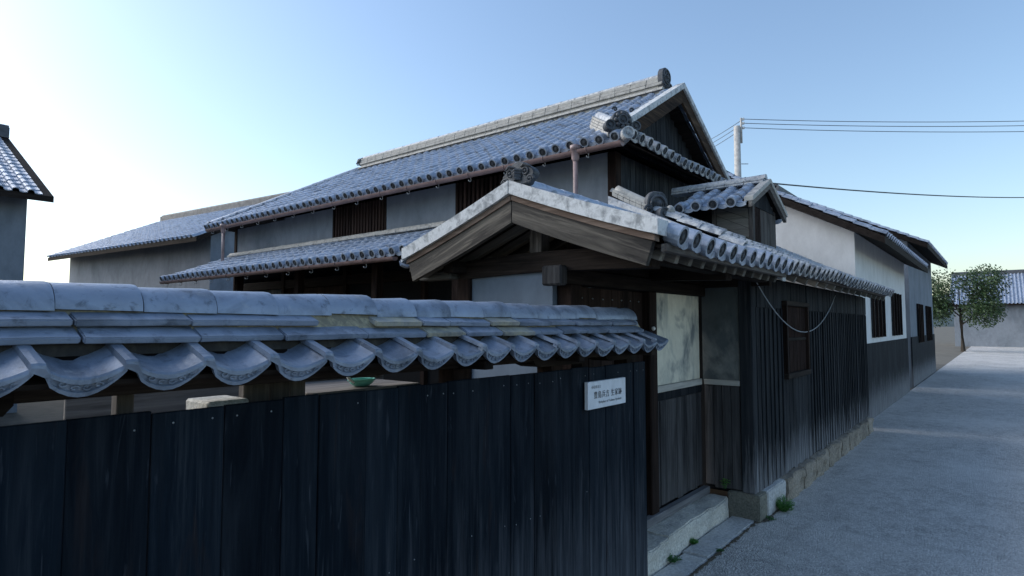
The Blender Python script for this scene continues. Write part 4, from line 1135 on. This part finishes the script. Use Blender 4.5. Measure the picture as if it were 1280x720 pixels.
# ------------------------------------------------------------------ neighbouring houses
def tile_field(parent, o, u, v, ncol, nrow, p=.24, e=.26, mat='roof_tile'):
    """roof tiles of a distant house, one joined part"""
    B = frame(o, u, v); tv, tf = tile_verts(p, e, .06); V = []; F = []
    for j in range(nrow):
        for i in range(ncol):
            M = B @ Matrix.Translation((i * p, j * e, random.uniform(-.003, .003))); b0 = len(V)
            V += [tuple(M @ Vector(t)) for t in tv]; F += [tuple(k + b0 for k in g) for g in tf]
    me = pydata('tile_field', V, F); me.materials.append(MATS[mat])
    tag(mesh_obj('tile_field', me, None, parent), kind='stuff')
def gable_house(label, x0, x1, y0, y1, zw, slope, ridge_axis, wall='far_white', over=.5, rotz=0, boards=True, windows=()):
    cx, cy = (x0 + x1) / 2, (y0 + y1) / 2
    h = thing('neighbour_house', label, 'house', (cx, cy, 0))
    R = Matrix.Translation((cx, cy, 0)) @ Matrix.Rotation(RAD(rotz + (90 if ridge_axis == 'y' else 0)), 4, 'Z')
    hw, hl = ((y1 - y0) / 2, (x1 - x0) / 2) if ridge_axis == 'x' else ((x1 - x0) / 2, (y1 - y0) / 2)
    # local: ridge along x, half-length hl, half-width hw
    rz = zw + slope * hw
    me = pydata('wall', [(-hl, -hw, -.05), (-hl, hw, -.05), (hl, hw, -.05), (hl, -hw, -.05), (-hl, -hw, zw), (-hl, hw, zw), (hl, hw, zw), (hl, -hw, zw), (-hl, 0, rz), (hl, 0, rz)],
                [(0, 1, 5, 8, 4), (3, 7, 9, 6, 2), (0, 4, 7, 3), (1, 2, 6, 5)])
    mesh_obj('wall', me, wall, h, R)
    E_ = over; zE = zw - slope * E_ + .05; L = hl + .3
    me = pydata('roof', [(-L, -hw - E_, zE), (L, -hw - E_, zE), (L, 0, rz + .05), (-L, 0, rz + .05), (-L, hw + E_, zE), (L, hw + E_, zE),
                         (-L, -hw - E_, zE - .12), (L, -hw - E_, zE - .12), (L, 0, rz - .07), (-L, 0, rz - .07), (-L, hw + E_, zE - .12), (L, hw + E_, zE - .12)],
                [(0, 1, 2, 3), (3, 2, 5, 4), (6, 9, 8, 7), (9, 10, 11, 8), (0, 6, 7, 1), (4, 5, 11, 10), (0, 3, 9, 6), (3, 4, 10, 9), (1, 7, 8, 2), (2, 8, 11, 5)])
    rf = mesh_obj('roof', me, 'brown_beam_x', h, R)
    nr = int(math.hypot(hw + E_, slope * (hw + E_)) / .26); nc = int(2 * L / .24)
    Rr = R.to_3x3()
    def T(p): return R @ Vector(p)
    tile_field(rf, T((-L, -hw - E_, zE + .02)), Rr @ Vector((1, 0, 0)), Rr @ Vector((0, 1, slope)), nc, nr)
    tile_field(rf, T((L, hw + E_, zE + .02)), Rr @ Vector((-1, 0, 0)), Rr @ Vector((0, -1, slope)), nc, nr)
    bm = bmesh.new(); box_bm(bm, -L, L, -.14, .14, rz, rz + .26); tube_bm(bm, [(-L, 0, rz + .26), (L, 0, rz + .26)], .09, 8)
    mesh_obj('ridge', bm_mesh('ridge', bm), 'ornament_tile', rf, R)
    for (side_, u0, u1, z0, z1) in windows:      # side_: 'l' street-parallel front (-y local), 'g' gable (-x local)
        if side_ == 'l': a = (u0, u1, -hw - .03, -hw + .05, z0, z1)
        else: a = (-hl - .03, -hl + .05, u0, u1, z0, z1)
        bm = bmesh.new(); box_bm(bm, *a); w_ = mesh_obj('window', bm_mesh('window', bm), 'dark_glass', h, R)
        for t in range(4):
            bm = bmesh.new()
            if side_ == 'l':
                q = u0 + (u1 - u0) * t / 3; box_bm(bm, q - .03, q + .03, -hw - .06, -hw - .031, z0, z1)
            else:
                q = u0 + (u1 - u0) * t / 3; box_bm(bm, -hl - .06, -hl - .031, q - .03, q + .03, z0, z1)
            mesh_obj('frame', bm_mesh('frame', bm), 'brown_post', w_, R)
    if boards:
        bm = bmesh.new(); box_bm(bm, -hl - .02, hl + .02, -hw - .025, -hw + .01, 0, 1.4); mesh_obj('skirting_boards', bm_mesh('skirting_boards', bm), 'burnt_board', h, R)
    return h
gable_house('white plastered gable house beyond the board wing on the lane', 12.0, 19.0, 1.95, 8.05, 3.45, .54, 'x', windows=(('l', -2, -.6, 1.5, 2.5), ('l', .8, 2.2, 1.5, 2.5)))
gable_house('grey roofed house farther down the lane behind the white house', 20.5, 28, 2.0, 9.0, 4.2, .5, 'x', 'house_plaster', windows=(('l', -2, -.6, 1.2, 2.4), ('l', .8, 2.4, 1.2, 2.4)))
gable_house('small house closing the far end of the lane', 62, 72, -6, 3, 3.6, .5, 'y', 'house_plaster', windows=(('l', -2, -.6, 1.2, 2.4),))
gable_house('low tiled house behind the left end of the main house', 7.6, 14.6, 18.2, 27.5, 4.45, .47, 'y', 'house_plaster', .6, 6, False)
gable_house('tiled house added left of the main house to keep sun off the courtyard', -9.5, 3.3, 15.5, 22.5, 4.6, .5, 'x', 'house_plaster', .6, 0, False, windows=(('l', -2, -.6, 1.2, 2.4), ('l', .8, 2.4, 1.2, 2.4)))  # invented house, made tall enough to put the courtyard in shade
def tree(label, loc, h, cr, seed):
    rg = random.Random(seed); t = thing('tree', label, 'tree', loc)
    bm = bmesh.new(); L = Vector(loc)
    tube_bm(bm, [L + Vector((0, 0, -.1)), L + Vector((.1, .05, h * .4)), L + Vector((0, .1, h * .8))], [.16, .11, .04], 7)
    cl = []
    for k in range(9):
        a = rg.uniform(0, 6.28); p = L + Vector((cr * .6 * math.cos(a), cr * .6 * math.sin(a), h * rg.uniform(.5, .95)))
        tube_bm(bm, [L + Vector((0, 0, h * rg.uniform(.35, .6))), p], [.05, .015], 5); cl.append((p, cr * rg.uniform(.35, .55)))
    mesh_obj('trunk', bm_mesh('trunk', bm), 'bark', t)
    V = []; F = []
    for (p, r_) in cl:
        for k in range(1100):
            d = Vector((rg.gauss(0, 1), rg.gauss(0, 1), rg.gauss(0, .8))).normalized() * r_ * rg.random() ** .4
            q = p + d; n_ = Vector((rg.gauss(0, 1), rg.gauss(0, 1), rg.gauss(0, 1))).normalized(); s_ = n_.orthogonal().normalized(); u_ = n_.cross(s_); z_ = .085
            b0 = len(V); V += [q - s_ * z_, q + u_ * z_ * .5, q + s_ * z_, q - u_ * z_ * .5]; F.append((b0, b0 + 1, b0 + 2, b0 + 3))
    me = pydata('crown', V, F); me.materials.append(MATS['tree_leaf']); tag(mesh_obj('crown', me, None, t), kind='stuff')
tree('round green tree beside the far end of the lane', (50, 2.0, 0), 5, 2.4, 3)
tree('broad green tree behind the far end of the lane', (56, -5.0, 0), 6, 3.0, 5)
def hills():
    V = []; F = []; n = 60
    from mathutils import noise as MN
    for i in range(n + 1):
        a = RAD(-40 + 170 * i / n); r_ = 700
        hgt = 18 + 28 * (MN.noise(Vector((i * .13, 2.1, 0))) + .5)
        V += [(r_ * math.cos(a), r_ * math.sin(a), -5), (r_ * 1.15 * math.cos(a), r_ * 1.15 * math.sin(a), max(6, hgt))]
        if i: F.append((2 * i - 2, 2 * i, 2 * i + 1, 2 * i - 1))
    tag(mesh_obj('hills', pydata('hills', V, F, True), 'hill'), kind='structure')
hills()
